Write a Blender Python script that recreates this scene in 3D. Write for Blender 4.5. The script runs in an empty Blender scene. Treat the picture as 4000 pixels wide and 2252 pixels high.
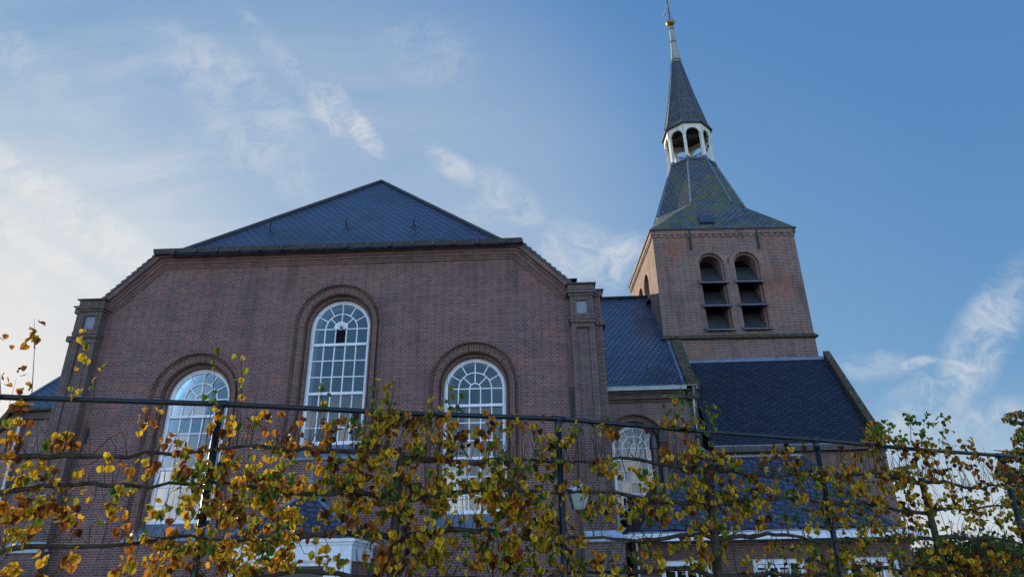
import bpy, bmesh, math, random
import numpy as np
from mathutils import Vector, Matrix
from mathutils.geometry import tessellate_polygon
random.seed(7); rng = np.random.default_rng(11)
R = math.radians
SC = bpy.context.scene
COL = SC.collection
PI = math.pi

# ------------------------------------------------------------------ camera
F_PX, PSI, TH, RO = 2640.0, R(-2.2), R(23.5), R(-1.01)
fw = Vector((math.sin(PSI)*math.cos(TH), math.cos(PSI)*math.cos(TH), math.sin(TH)))
r0 = Vector((math.cos(PSI), -math.sin(PSI), 0)); u0 = r0.cross(fw)
rt = r0*math.cos(RO)+u0*math.sin(RO); up = -r0*math.sin(RO)+u0*math.cos(RO)
cd = bpy.data.cameras.new('camera'); cam = bpy.data.objects.new('camera', cd); COL.objects.link(cam)
cam.matrix_world = Matrix(((rt.x, up.x, -fw.x, 0), (rt.y, up.y, -fw.y, 0), (rt.z, up.z, -fw.z, 1.6), (0, 0, 0, 1)))
cd.sensor_width = 36; cd.lens = 36*F_PX/4000; cd.clip_end = 2000; cd.clip_start = 0.05
SC.camera = cam

# ------------------------------------------------------------------ sky and sun
SUN_AZ, SUN_EL = R(-45), R(15)          # azimuth from +Y towards +X
EXPOSURE = 0.55
SC.view_settings.view_transform = 'Standard'; SC.view_settings.look = 'None'
SC.view_settings.exposure = EXPOSURE; SC.view_settings.gamma = 1
W = bpy.data.worlds.new('World'); SC.world = W; W.use_nodes = True
class NT:
    """tiny helper for node trees"""
    def __init__(s, tree): s.t = tree; s.n = tree.nodes; s.l = tree.links
    def add(s, typ, **kw):
        n = s.n.new(typ)
        for k, v in kw.items(): setattr(n, k, v)
        return n
    def put(s, sock, v):
        if isinstance(v, bpy.types.NodeSocket): s.l.new(v, sock)
        else: sock.default_value = v
    def math(s, op, a, b=0.0, c=None, clamp=False):
        n = s.add('ShaderNodeMath', operation=op, use_clamp=clamp)
        s.put(n.inputs[0], a); s.put(n.inputs[1], b)
        if c is not None: s.put(n.inputs[2], c)
        return n.outputs[0]
    def vmath(s, op, a, b=None, out=0):
        n = s.add('ShaderNodeVectorMath', operation=op); s.put(n.inputs[0], a)
        if b is not None: s.put(n.inputs[1], b)
        return n.outputs[out]
    def scale(s, a, f):
        n = s.add('ShaderNodeVectorMath', operation='SCALE'); s.put(n.inputs[0], a); s.put(n.inputs[3], f); return n.outputs[0]
    def mix(s, f, a, b, blend='MIX'):
        n = s.add('ShaderNodeMix', data_type='RGBA', blend_type=blend)
        s.put(n.inputs[0], f); s.put(n.inputs[6], a); s.put(n.inputs[7], b); return n.outputs[2]
    def rng(s, v, a, b, c=0.0, d=1.0, smooth=True):
        n = s.add('ShaderNodeMapRange', interpolation_type='SMOOTHSTEP' if smooth else 'LINEAR')
        s.put(n.inputs[0], v); n.inputs[1].default_value = a; n.inputs[2].default_value = b
        n.inputs[3].default_value = c; n.inputs[4].default_value = d; return n.outputs[0]
    def noise(s, vec, scale, detail=4, rough=0.55, dist=0.0, out=0):
        n = s.add('ShaderNodeTexNoise'); s.put(n.inputs['Vector'], vec)
        n.inputs['Scale'].default_value = scale; n.inputs['Detail'].default_value = detail
        n.inputs['Roughness'].default_value = rough; n.inputs['Distortion'].default_value = dist
        return n.outputs[out]
    def mapping(s, vec, rot=(0, 0, 0), scale=(1, 1, 1), loc=(0, 0, 0)):
        n = s.add('ShaderNodeMapping'); s.put(n.inputs[0], vec)
        n.inputs[1].default_value = loc; n.inputs[2].default_value = rot; n.inputs[3].default_value = scale
        return n.outputs[0]

def build_sky():
    w = NT(W.node_tree); w.n.clear()
    tc = w.add('ShaderNodeTexCoord'); d = tc.outputs['Generated']
    sky = w.add('ShaderNodeTexSky', sky_type='NISHITA', sun_disc=False, sun_elevation=SUN_EL, sun_rotation=SUN_AZ,
                air_density=1.0, dust_density=0.6, ozone_density=2.0, altitude=0)
    sep = w.add('ShaderNodeSeparateXYZ'); w.l.new(d, sep.inputs[0])
    x, y, z = sep.outputs
    # planar coordinates of a high cloud sheet
    zz = w.math('ADD', w.math('MAXIMUM', z, 0.0), 0.16)
    p = w.add('ShaderNodeCombineXYZ'); w.put(p.inputs[0], w.math('DIVIDE', x, zz)); w.put(p.inputs[1], w.math('DIVIDE', y, zz))
    p = p.outputs[0]
    warp = w.vmath('SUBTRACT', w.noise(p, 1.3, 3, out=1), (0.5, 0.5, 0.5))
    pw = w.vmath('ADD', p, w.scale(warp, 0.55))
    streak = w.noise(w.mapping(pw, rot=(0, 0, R(-38)), scale=(0.9, 4.2, 1)), 1.6, 9, 0.62)
    puff = w.noise(w.mapping(pw, rot=(0, 0, R(-20)), scale=(1.6, 3.0, 1), loc=(3, 1, 0)), 2.6, 9, 0.6)
    def blob(c, rad, inner=0.0):
        v = Vector(c).normalized()
        return w.rng(w.vmath('DOT_PRODUCT', d, tuple(v), out=1), math.cos(R(rad)), math.cos(R(inner)))
    def total(lst):
        acc = None
        for c, rad, s in lst:
            m = w.math('MULTIPLY', blob(c, rad), s); acc = m if acc is None else w.math('ADD', acc, m)
        return acc
    st = total(STREAKS); pf = total(PUFFS)
    cl = w.math('MULTIPLY', w.rng(streak, 0.40, 0.74), st)
    cl2 = w.math('MULTIPLY', w.rng(puff, 0.47, 0.72), pf)
    # single wisps, each an ellipse of torn cirrus at its own place in the sky
    ys = w.math('MAXIMUM', y, 0.05); u = w.math('DIVIDE', x, ys); v = w.math('DIVIDE', z, ys)
    q = w.add('ShaderNodeCombineXYZ'); w.put(q.inputs[0], u); w.put(q.inputs[1], v); q = q.outputs[0]
    qw = w.vmath('ADD', q, w.scale(w.vmath('SUBTRACT', w.noise(q, 5.0, 4, out=1), (0.5, 0.5, 0.5)), 0.24))
    tex = [w.noise(w.mapping(qw, rot=(0, 0, R(a)), scale=(1, sc, 1)), 7.5, 12, 0.68) for a, sc in ((45, 2.2), (-58, 1.8))]
    tex = [w.math('ADD', w.math('MULTIPLY', t_, 0.62), w.math('MULTIPLY', w.math('SUBTRACT', 1.0, w.math('ABSOLUTE', w.math('MULTIPLY_ADD', w.noise(qw, 11.0, 8, 0.6, 0.4), 2.6, -1.3))), 0.38)) for t_ in tex]
    tot = [None, None]
    for u0, v0, ang, ra, rb, st_, k in WISPS:
        c, s_ = math.cos(R(ang)), math.sin(R(ang)); du = w.math('SUBTRACT', u, u0); dv = w.math('SUBTRACT', v, v0)
        a = w.math('ADD', w.math('MULTIPLY', du, c/ra), w.math('MULTIPLY', dv, s_/ra)); b = w.math('ADD', w.math('MULTIPLY', du, -s_/rb), w.math('MULTIPLY', dv, c/rb))
        r2 = w.math('ADD', w.math('MULTIPLY', a, a), w.math('MULTIPLY', b, b)); m = w.math('MULTIPLY', w.rng(r2, 2.8, 0.0), st_)
        tot[k] = m if tot[k] is None else w.math('MAXIMUM', tot[k], m)
    wisps = None
    for k in (0, 1):
        t_ = w.math('MULTIPLY', w.rng(w.math('ADD', tex[k], w.math('MULTIPLY', tot[k], 0.10)), 0.50, 0.86), tot[k]); wisps = t_ if wisps is None else w.math('ADD', wisps, t_)
    front_ = w.rng(y, 0.05, 0.3)
    cloud = w.math('ADD', w.math('ADD', cl, cl2), w.math('MULTIPLY', wisps, front_), clamp=True)
    # boost added to the unseen sky behind the photographer, lights the shaded gable
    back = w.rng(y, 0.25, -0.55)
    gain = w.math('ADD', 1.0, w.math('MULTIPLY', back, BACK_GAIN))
    # grade the physical sky towards the hazy autumn sky of the day, channel by channel
    sr = w.add('ShaderNodeSeparateColor'); w.l.new(sky.outputs[0], sr.inputs[0]); cc = w.add('ShaderNodeCombineColor')
    for i, (ga, a_) in enumerate(SKY_GRADE): w.put(cc.inputs[i], w.math('MULTIPLY', w.math('POWER', w.math('MULTIPLY', sr.outputs[i], 0.1), ga), a_*10))
    col = cc.outputs[0]
    n = w.add('ShaderNodeVectorMath', operation='SCALE'); n.inputs[0].default_value = (1.0, 0.99, 0.97); n.inputs[3].default_value = CLOUD_LEVEL
    veil = w.math('ADD', w.math('MULTIPLY', total(VEIL), w.math('ADD', 0.75, w.math('MULTIPLY', streak, 0.5))), w.rng(z, 0.24, 0.0, 0.0, 0.7), clamp=True)
    col = w.mix(veil, col, (5.05, 5.26, 5.40, 1)); col = w.mix(cloud, col, n.outputs[0])
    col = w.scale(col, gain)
    # added pale fill light low behind the photographer, brightens the shaded brick
    low_fill = w.math('MULTIPLY', w.rng(y, 0.1, -0.6), w.rng(z, FILL_TOP, 0.06))
    bk = w.add('ShaderNodeVectorMath', operation='SCALE'); bk.inputs[0].default_value = FILL_COL; w.put(bk.inputs[3], low_fill)
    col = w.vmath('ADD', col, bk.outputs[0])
    bg = w.add('ShaderNodeBackground'); w.put(bg.inputs[0], col); bg.inputs[1].default_value = SKY_STR
    o = w.add('ShaderNodeOutputWorld'); w.l.new(bg.outputs[0], o.inputs[0])
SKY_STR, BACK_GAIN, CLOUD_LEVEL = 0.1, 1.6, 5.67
SKY_GRADE = [(.72, 0.410), (.49, 0.454), (.24, 0.505)]
FILL_TOP, FILL_COL = 0.25, (8.78, 8.23, 8.74)
STREAKS = [((-.60, .72, .36), 24, .22), ((-.36, .69, .63), 18, .10)]
VEIL = [((-.26, .86, .44), 30, .26), ((-.64, .74, .20), 24, .40), ((.1, .9, .3), 30, .06)]
PUFFS = [((.3, -.7, .5), 40, .5), ((-.7, -.4, .5), 30, .5)]
WISPS = [(-0.37,0.813,-61.0,0.064,0.029,0.5,0),(-0.313,0.764,-53.0,0.061,0.0176,0.7,0),(-0.138,0.673,-41.0,0.0481,0.019,0.5,0),(-0.044,0.606,-46.0,0.061,0.029,0.4,0),(-0.093,0.578,-2.0,0.039,0.023,0.25,0),(0.08,0.493,-13.0,0.071,0.045,0.42,0),(0.146,0.481,59.0,0.047,0.025,0.4,1),(0.669,0.324,49.0,0.125,0.031,0.6,1),(0.585,0.262,22.0,0.066,0.018,0.4,1),(0.566,0.292,13.0,0.03,0.007,0.5,1),(0.498,0.289,-2.0,0.049,0.02,0.35,1),(0.552,0.206,26.0,0.069,0.028,0.45,1),(0.645,0.204,17.0,0.051,0.019,0.4,1),(-0.47,0.927,-53.0,0.209,0.017,0.24,0),(-0.567,0.871,-43.0,0.186,0.047,0.32,0),(-0.198,0.937,-38.0,0.093,0.059,0.2,0),(-0.771,0.581,-35.0,0.314,0.031,0.65,0),(-0.824,0.519,-32.0,0.261,0.019,0.62,0),(-0.882,0.601,-22.0,0.129,0.024,0.5,0),(-0.499,0.739,-43.0,0.141,0.044,0.3,0),(-0.059,0.485,9.0,0.063,0.043,0.22,0),(-0.778,0.428,-33.0,0.24,0.024,0.5,0),(-1.019,0.985,-44.0,0.203,0.031,0.2,0)]
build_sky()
sd = bpy.data.lights.new('sun', 'SUN'); sun = bpy.data.objects.new('sun', sd); COL.objects.link(sun)
sd.energy = 5.0; sd.angle = R(0.5); sd.color = (1.0, 0.87, 0.62)
sv = Vector((math.sin(SUN_AZ)*math.cos(SUN_EL), math.cos(SUN_AZ)*math.cos(SUN_EL), math.sin(SUN_EL)))
sun.rotation_euler = sv.to_track_quat('Z', 'Y').to_euler()
# ------------------------------------------------------------------ materials
def new_mat(name, rough=0.6, spec=0.4):
    m = bpy.data.materials.new(name); m.use_nodes = True
    k = NT(m.node_tree); b = k.n['Principled BSDF']
    b.inputs['Roughness'].default_value = rough; b.inputs['Specular IOR Level'].default_value = spec
    return m, k, b
def plain(name, c, rough=0.6, spec=0.4, metal=0.0, var=0.15, scale=6.0, dirt=None, dirt_amt=0.4):
    m, k, b = new_mat(name, rough, spec); b.inputs['Metallic'].default_value = metal
    g = k.add('ShaderNodeNewGeometry').outputs['Position']
    n = k.noise(g, scale, 6, 0.6)
    col = k.mix(k.rng(n, 0.3, 0.7), tuple(v*(1-var) for v in c)+(1,), tuple(min(1, v*(1+var)) for v in c)+(1,))
    if dirt:
        n2 = k.noise(k.mapping(g, scale=(3, 3, 0.7)), 1.7, 8, 0.65)
        col = k.mix(k.math('MULTIPLY', k.rng(n2, 0.48, 0.72), dirt_amt), col, dirt+(1,))
    k.put(b.inputs['Base Color'], col)
    return m
def brick_mat(name, c1, c2, mortar, row=0.0576, width=0.22, ms=0.0065, patch=(0.2, 0.08, 0.05), patch_amt=0.25, grime=(0.03, 0.03, 0.025), grime_amt=0.5, squash=0.5, bump=0.5):
    m, k, b = new_mat(name, 0.85, 0.25)
    uv = k.add('ShaderNodeTexCoord').outputs['UV']
    jit = k.vmath('SUBTRACT', k.noise(uv, 9.0, 2, 0.5, out=1), (0.5, 0.5, 0.5))
    vec = k.vmath('ADD', uv, k.scale(jit, 0.008))
    t = k.add('ShaderNodeTexBrick', offset=0.5, offset_frequency=2, squash=squash, squash_frequency=2)
    k.put(t.inputs['Vector'], vec); t.inputs['Scale'].default_value = 1
    t.inputs['Color1'].default_value = c1+(1,); t.inputs['Color2'].default_value = c2+(1,); t.inputs['Mortar'].default_value = mortar+(1,)
    t.inputs['Mortar Size'].default_value = ms; t.inputs['Mortar Smooth'].default_value = 0.2; t.inputs['Bias'].default_value = 0.0
    t.inputs['Brick Width'].default_value = width; t.inputs['Row Height'].default_value = row
    p = k.add('ShaderNodeNewGeometry').outputs['Position']
    big = k.noise(p, 0.55, 6, 0.65)
    col = k.mix(k.math('MULTIPLY', k.rng(big, 0.5, 0.68), patch_amt), t.outputs['Color'], patch+(1,))
    # single odd bricks
    odd = k.noise(k.mapping(uv, scale=(4.5, 17.4, 1)), 1.0, 0, 0.5)
    col = k.mix(k.math('MULTIPLY', k.rng(odd, 0.60, 0.72), k.math('SUBTRACT', 1.0, t.outputs['Fac'])), col, k.mix(0.5, c1+(1,), (0.025, 0.024, 0.03, 1)))
    g2 = k.noise(k.mapping(p, scale=(2.2, 2.2, 0.5), loc=(5, 3, 1)), 0.8, 8, 0.7)
    col = k.mix(k.math('MULTIPLY', k.rng(g2, 0.46, 0.75), grime_amt), col, grime+(1,))
    # weathering: long washed bands and blotches, dark drips
    bd = k.noise(k.mapping(p, scale=(0.35, 0.35, 2.4)), 1.0, 7, 0.65)
    col = k.mix(k.rng(bd, 0.35, 0.68, 0.0, 0.42), col, k.mix(1.0, col, (0.62, 0.60, 0.66, 1), 'MULTIPLY'))
    sp_ = k.noise(p, 3.2, 5, 0.7); col = k.mix(k.rng(sp_, 0.52, 0.72, 0.0, 0.45), col, k.mix(1.0, col, (1.35, 1.22, 1.15, 1), 'MULTIPLY'))
    k.put(b.inputs['Base Color'], col)
    bp = k.add('ShaderNodeBump'); bp.inputs['Strength'].default_value = bump; bp.inputs['Distance'].default_value = 0.008
    k.put(bp.inputs['Height'], k.math('SUBTRACT', 1.0, t.outputs['Fac'])); k.put(b.inputs['Normal'], bp.outputs[0])
    return m
def slate_mat(name, c1, c2, row=0.14, width=0.26, rot=12, rough=0.38, spec=0.6, moss=0.0, mossc=(0.10, 0.115, 0.02), gap=0.012, bump=0.7, stain=0.0):
    m, k, b = new_mat(name, rough, spec)
    uv = k.add('ShaderNodeTexCoord').outputs['UV']
    # scaly slates: courses bowed inside every slate, then laid at a slant
    v2 = k.mapping(uv, rot=(0, 0, R(rot)))
    sp = k.add('ShaderNodeSeparateXYZ'); k.put(sp.inputs[0], v2)
    bow = k.math('SINE', k.math('MULTIPLY', sp.outputs[0], 2*PI/width))
    cb = k.add('ShaderNodeCombineXYZ'); k.put(cb.inputs[0], sp.outputs[0]); k.put(cb.inputs[1], k.math('ADD', sp.outputs[1], k.math('MULTIPLY', bow, row*0.10)))
    t = k.add('ShaderNodeTexBrick', offset=0.5, offset_frequency=2)
    k.put(t.inputs['Vector'], cb.outputs[0]); t.inputs['Scale'].default_value = 1
    t.inputs['Color1'].default_value = c1+(1,); t.inputs['Color2'].default_value = c2+(1,); t.inputs['Mortar'].default_value = (0.006, 0.006, 0.008, 1)
    t.inputs['Mortar Size'].default_value = gap; t.inputs['Mortar Smooth'].default_value = 0.3
    t.inputs['Brick Width'].default_value = width; t.inputs['Row Height'].default_value = row
    p = k.add('ShaderNodeNewGeometry').outputs['Position']
    col = t.outputs['Color']
    if stain:
        s = k.noise(p, 0.5, 6, 0.6); col = k.mix(k.math('MULTIPLY', k.rng(s, 0.45, 0.7), stain), col, (0.012, 0.012, 0.013, 1))
    rg = k.math('ADD', rough, k.math('MULTIPLY', k.noise(p, 1.3, 5), 0.16))
    if moss:
        n = k.math('ADD', k.math('MULTIPLY', k.noise(p, 0.8, 10, 0.72), 0.75), k.math('MULTIPLY', k.noise(p, 5.5, 6, 0.7), 0.25)); f = k.math('MULTIPLY', k.rng(n, 0.44, 0.60), moss)
        col = k.mix(f, col, mossc+(1,)); rg = k.math('ADD', rg, k.math('MULTIPLY', f, 0.5), clamp=True)
    k.put(b.inputs['Base Color'], col); k.put(b.inputs['Roughness'], rg)
    # every slate tilts a little and casts a small step at its lower edge
    fr = k.math('FRACT', k.math('DIVIDE', k.math('ADD', sp.outputs[1], k.math('MULTIPLY', bow, row*0.10)), row))
    h = k.math('ADD', k.math('MULTIPLY', k.math('SUBTRACT', 1.0, fr), 0.6), k.math('MULTIPLY', k.math('SUBTRACT', 1.0, t.outputs['Fac']), 0.5))
    bp = k.add('ShaderNodeBump'); bp.inputs['Strength'].default_value = bump; bp.inputs['Distance'].default_value = 0.02
    k.put(bp.inputs['Height'], h); k.put(b.inputs['Normal'], bp.outputs[0])
    return m
M = {}
M['brick'] = brick_mat('church brick', (0.205, 0.084, 0.066), (0.092, 0.055, 0.052), (0.355, 0.31, 0.305), ms=0.0042, grime_amt=0.42)
M['brick_mould'] = brick_mat('moulded brick', (0.20, 0.095, 0.070), (0.10, 0.056, 0.048), (0.30, 0.27, 0.25), width=0.16, ms=0.004, squash=1.0)
M['brick_pier'] = brick_mat('weathered pier brick', (0.145, 0.082, 0.068), (0.07, 0.052, 0.048), (0.28, 0.26, 0.245), ms=0.004, grime_amt=0.5)
M['brick_nave'] = brick_mat('nave brick', (0.22, 0.115, 0.095), (0.13, 0.082, 0.075), (0.36, 0.33, 0.32), ms=0.005)
M['brick_tower'] = brick_mat('old tower brick', (0.215, 0.090, 0.060), (0.078, 0.055, 0.050), (0.34, 0.29, 0.25), row=0.072, width=0.26, ms=0.0095, patch=(0.34, 0.115, 0.062), patch_amt=0.6, grime=(0.055, 0.05, 0.05), grime_amt=0.7)
M['brick_arch'] = brick_mat('tower arch brick', (0.25, 0.115, 0.078), (0.12, 0.075, 0.063), (0.40, 0.34, 0.30), row=0.075, width=0.4, ms=0.009, squash=1.0)
M['brick_annex'] = brick_mat('annex brick', (0.16, 0.075, 0.06), (0.09, 0.05, 0.046), (0.20, 0.18, 0.17), row=0.0625, ms=0.005)
M['slate'] = slate_mat('new slate', (0.072, 0.092, 0.165), (0.046, 0.060, 0.112), row=0.135, width=0.27, rot=10, gap=0.028, rough=0.33, spec=0.6, stain=0.55)
M['slate_nave'] = slate_mat('scalloped slate', (0.090, 0.115, 0.195), (0.060, 0.078, 0.14), row=0.15, width=0.28, rot=-13, gap=0.033, rough=0.32, spec=0.6, stain=0.7)
M['slate_dark'] = slate_mat('dark slate', (0.024, 0.030, 0.056), (0.011, 0.014, 0.028), row=0.15, width=0.27, rot=14, gap=0.029, rough=0.5, spec=0.28)
M['slate_annex'] = slate_mat('annex slate', (0.040, 0.048, 0.092), (0.022, 0.028, 0.056), row=0.145, width=0.25, rot=14, gap=0.024, rough=0.45)
M['slate_moss'] = slate_mat('mossy slate', (0.085, 0.098, 0.125), (0.040, 0.050, 0.070), row=0.19, width=0.27, rot=6, gap=0.026, rough=0.55, moss=0.72, mossc=(0.105, 0.118, 0.035))
M['slate_spire'] = slate_mat('spire slate', (0.080, 0.082, 0.092), (0.035, 0.038, 0.047), row=0.18, width=0.22, rot=0, gap=0.018, rough=0.55, moss=0.15)
M['slate_louver'] = slate_mat('louver slate', (0.028, 0.036, 0.050), (0.015, 0.019, 0.027), row=0.14, width=0.22, rot=14, rough=0.5, moss=0.5, mossc=(0.05, 0.055, 0.02))
M['white'] = plain('white window paint', (0.68, 0.72, 0.77), 0.45, 0.45, var=0.06, dirt=(0.35, 0.34, 0.32), dirt_amt=0.35)
M['cream'] = plain('weathered cream paint', (0.62, 0.59, 0.51), 0.55, 0.35, var=0.08, dirt=(0.22, 0.19, 0.14), dirt_amt=0.5)
M['lead_paint'] = plain('weathered lead paint', (0.30, 0.30, 0.26), 0.55, 0.35, var=0.15, scale=3, dirt=(0.16, 0.12, 0.07), dirt_amt=0.6)
M['lead'] = plain('lead sheet', (0.14, 0.165, 0.22), 0.42, 0.5, metal=0.35, var=0.2, dirt=(0.09, 0.09, 0.10), dirt_amt=0.5)
M['lead_panel'] = plain('lead panel', (0.17, 0.19, 0.235), 0.5, 0.5, metal=0.2, var=0.08)
M['hatch'] = plain('dark hatch', (0.03, 0.045, 0.075), 0.4, 0.4, var=0.1)
M['zinc'] = plain('zinc pipe', (0.30, 0.34, 0.37), 0.38, 0.5, metal=0.5, var=0.2)
M['gutter'] = plain('dark gutter', (0.05, 0.055, 0.058), 0.5, 0.35, var=0.25, dirt=(0.06, 0.06, 0.055), dirt_amt=0.4)
M['gutter_pale'] = plain('pale green gutter', (0.34, 0.38, 0.35), 0.5, 0.4, var=0.12, dirt=(0.12, 0.13, 0.11), dirt_amt=0.5)
M['plaster'] = plain('white plaster', (0.62, 0.62, 0.61), 0.8, 0.2, var=0.03)
M['moss'] = plain('mossy coping', (0.075, 0.060, 0.045), 0.95, 0.1, var=0.5, scale=9, dirt=(0.075, 0.085, 0.02), dirt_amt=0.75)
M['stone'] = plain('lead buttress cap', (0.30, 0.34, 0.40), 0.5, 0.4, var=0.15, dirt=(0.12, 0.12, 0.12), dirt_amt=0.4)
M['iron'] = plain('black iron', (0.018, 0.018, 0.02), 0.5, 0.4, var=0.3)
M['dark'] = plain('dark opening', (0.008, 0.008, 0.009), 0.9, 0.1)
M['door'] = plain('dark green door paint', (0.012, 0.018, 0.018), 0.35, 0.5, var=0.2)
M['gold'] = plain('tarnished gilding', (0.30, 0.20, 0.075), 0.38, 0.5, metal=0.8, var=0.4, scale=14)
M['frame_green'] = plain('dark green steel', (0.006, 0.011, 0.013), 0.28, 0.4, var=0.3, scale=3)
M['flue'] = plain('black flue', (0.02, 0.02, 0.022), 0.38, 0.5)
M['frosted'] = plain('opal lamp glass', (0.30, 0.31, 0.28), 0.3, 0.5, var=0.05)
M['wood_dark'] = plain('dark ceiling boards', (0.045, 0.028, 0.02), 0.8, 0.2)
M['bark'] = plain('mossy bark', (0.045, 0.035, 0.026), 0.9, 0.15, var=0.5, scale=16, dirt=(0.055, 0.075, 0.018), dirt_amt=0.75)
M['twig'] = plain('twig', (0.055, 0.032, 0.022), 0.8, 0.2, var=0.3)
M['pine_bark'] = plain('pine bark', (0.13, 0.07, 0.04), 0.9, 0.1, var=0.4)
M['ground'] = plain('paving', (0.26, 0.24, 0.22), 0.9, 0.2, var=0.2, scale=2.5, dirt=(0.14, 0.13, 0.10), dirt_amt=0.5)
M['grass'] = plain('lawn', (0.05, 0.085, 0.02), 0.9, 0.1, var=0.4, scale=5)
def glass_mat():
    m = bpy.data.materials.new('window glass'); m.use_nodes = True; k = NT(m.node_tree); k.n.clear()
    p = k.add('ShaderNodeNewGeometry').outputs['Position']
    bp = k.add('ShaderNodeBump'); bp.inputs['Strength'].default_value = 0.03; bp.inputs['Distance'].default_value = 0.05
    k.put(bp.inputs['Height'], k.noise(p, 1.1, 1))
    gl = k.add('ShaderNodeBsdfGlossy'); gl.inputs['Roughness'].default_value = 0.015
    # every pane sits at a slightly different angle
    fl = k.vmath('FLOOR', k.vmath('MULTIPLY', p, (3.05, 0.5, 2.24))); wn = k.add('ShaderNodeTexWhiteNoise'); k.put(wn.inputs[0], fl)
    tilt = k.scale(k.vmath('SUBTRACT', wn.outputs['Color'], (0.5, 0.5, 0.5)), 0.055)
    k.put(gl.inputs['Normal'], k.vmath('NORMALIZE', k.vmath('ADD', bp.outputs[0], tilt)))
    tr = k.add('ShaderNodeBsdfTransparent'); tr.inputs[0].default_value = (0.60, 0.64, 0.66, 1)
    fr = k.add('ShaderNodeFresnel'); fr.inputs[0].default_value = 1.9
    mx = k.add('ShaderNodeMixShader'); k.put(mx.inputs[0], fr.outputs[0]); k.put(mx.inputs[1], tr.outputs[0]); k.put(mx.inputs[2], gl.outputs[0])
    o = k.add('ShaderNodeOutputMaterial'); k.put(o.inputs[0], mx.outputs[0]); return m
M['glass'] = glass_mat()
def leaf_mat(name, trans=0.3):
    m = bpy.data.materials.new(name); m.use_nodes = True; k = NT(m.node_tree); b = k.n['Principled BSDF']
    c = k.add('ShaderNodeVertexColor', layer_name='leaf').outputs[0]
    p = k.add('ShaderNodeNewGeometry').outputs['Position']
    n = k.noise(p, 55.0, 3, 0.6)
    col = k.mix(k.math('MULTIPLY', k.rng(n, 0.52, 0.70), 0.55), c, k.mix(0.7, c, (0.07, 0.028, 0.01, 1)))
    k.put(b.inputs['Base Color'], col); b.inputs['Roughness'].default_value = 0.65; b.inputs['Specular IOR Level'].default_value = 0.15
    t = k.add('ShaderNodeBsdfTranslucent'); k.put(t.inputs[0], col)
    mx = k.add('ShaderNodeMixShader'); mx.inputs[0].default_value = trans
    k.l.new(b.outputs[0], mx.inputs[1]); k.l.new(t.outputs[0], mx.inputs[2]); k.l.new(mx.outputs[0], k.n['Material Output'].inputs[0])
    return m
M['leaf'] = leaf_mat('lime leaf')
M['needle'] = leaf_mat('evergreen leaf', 0.2)

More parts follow.
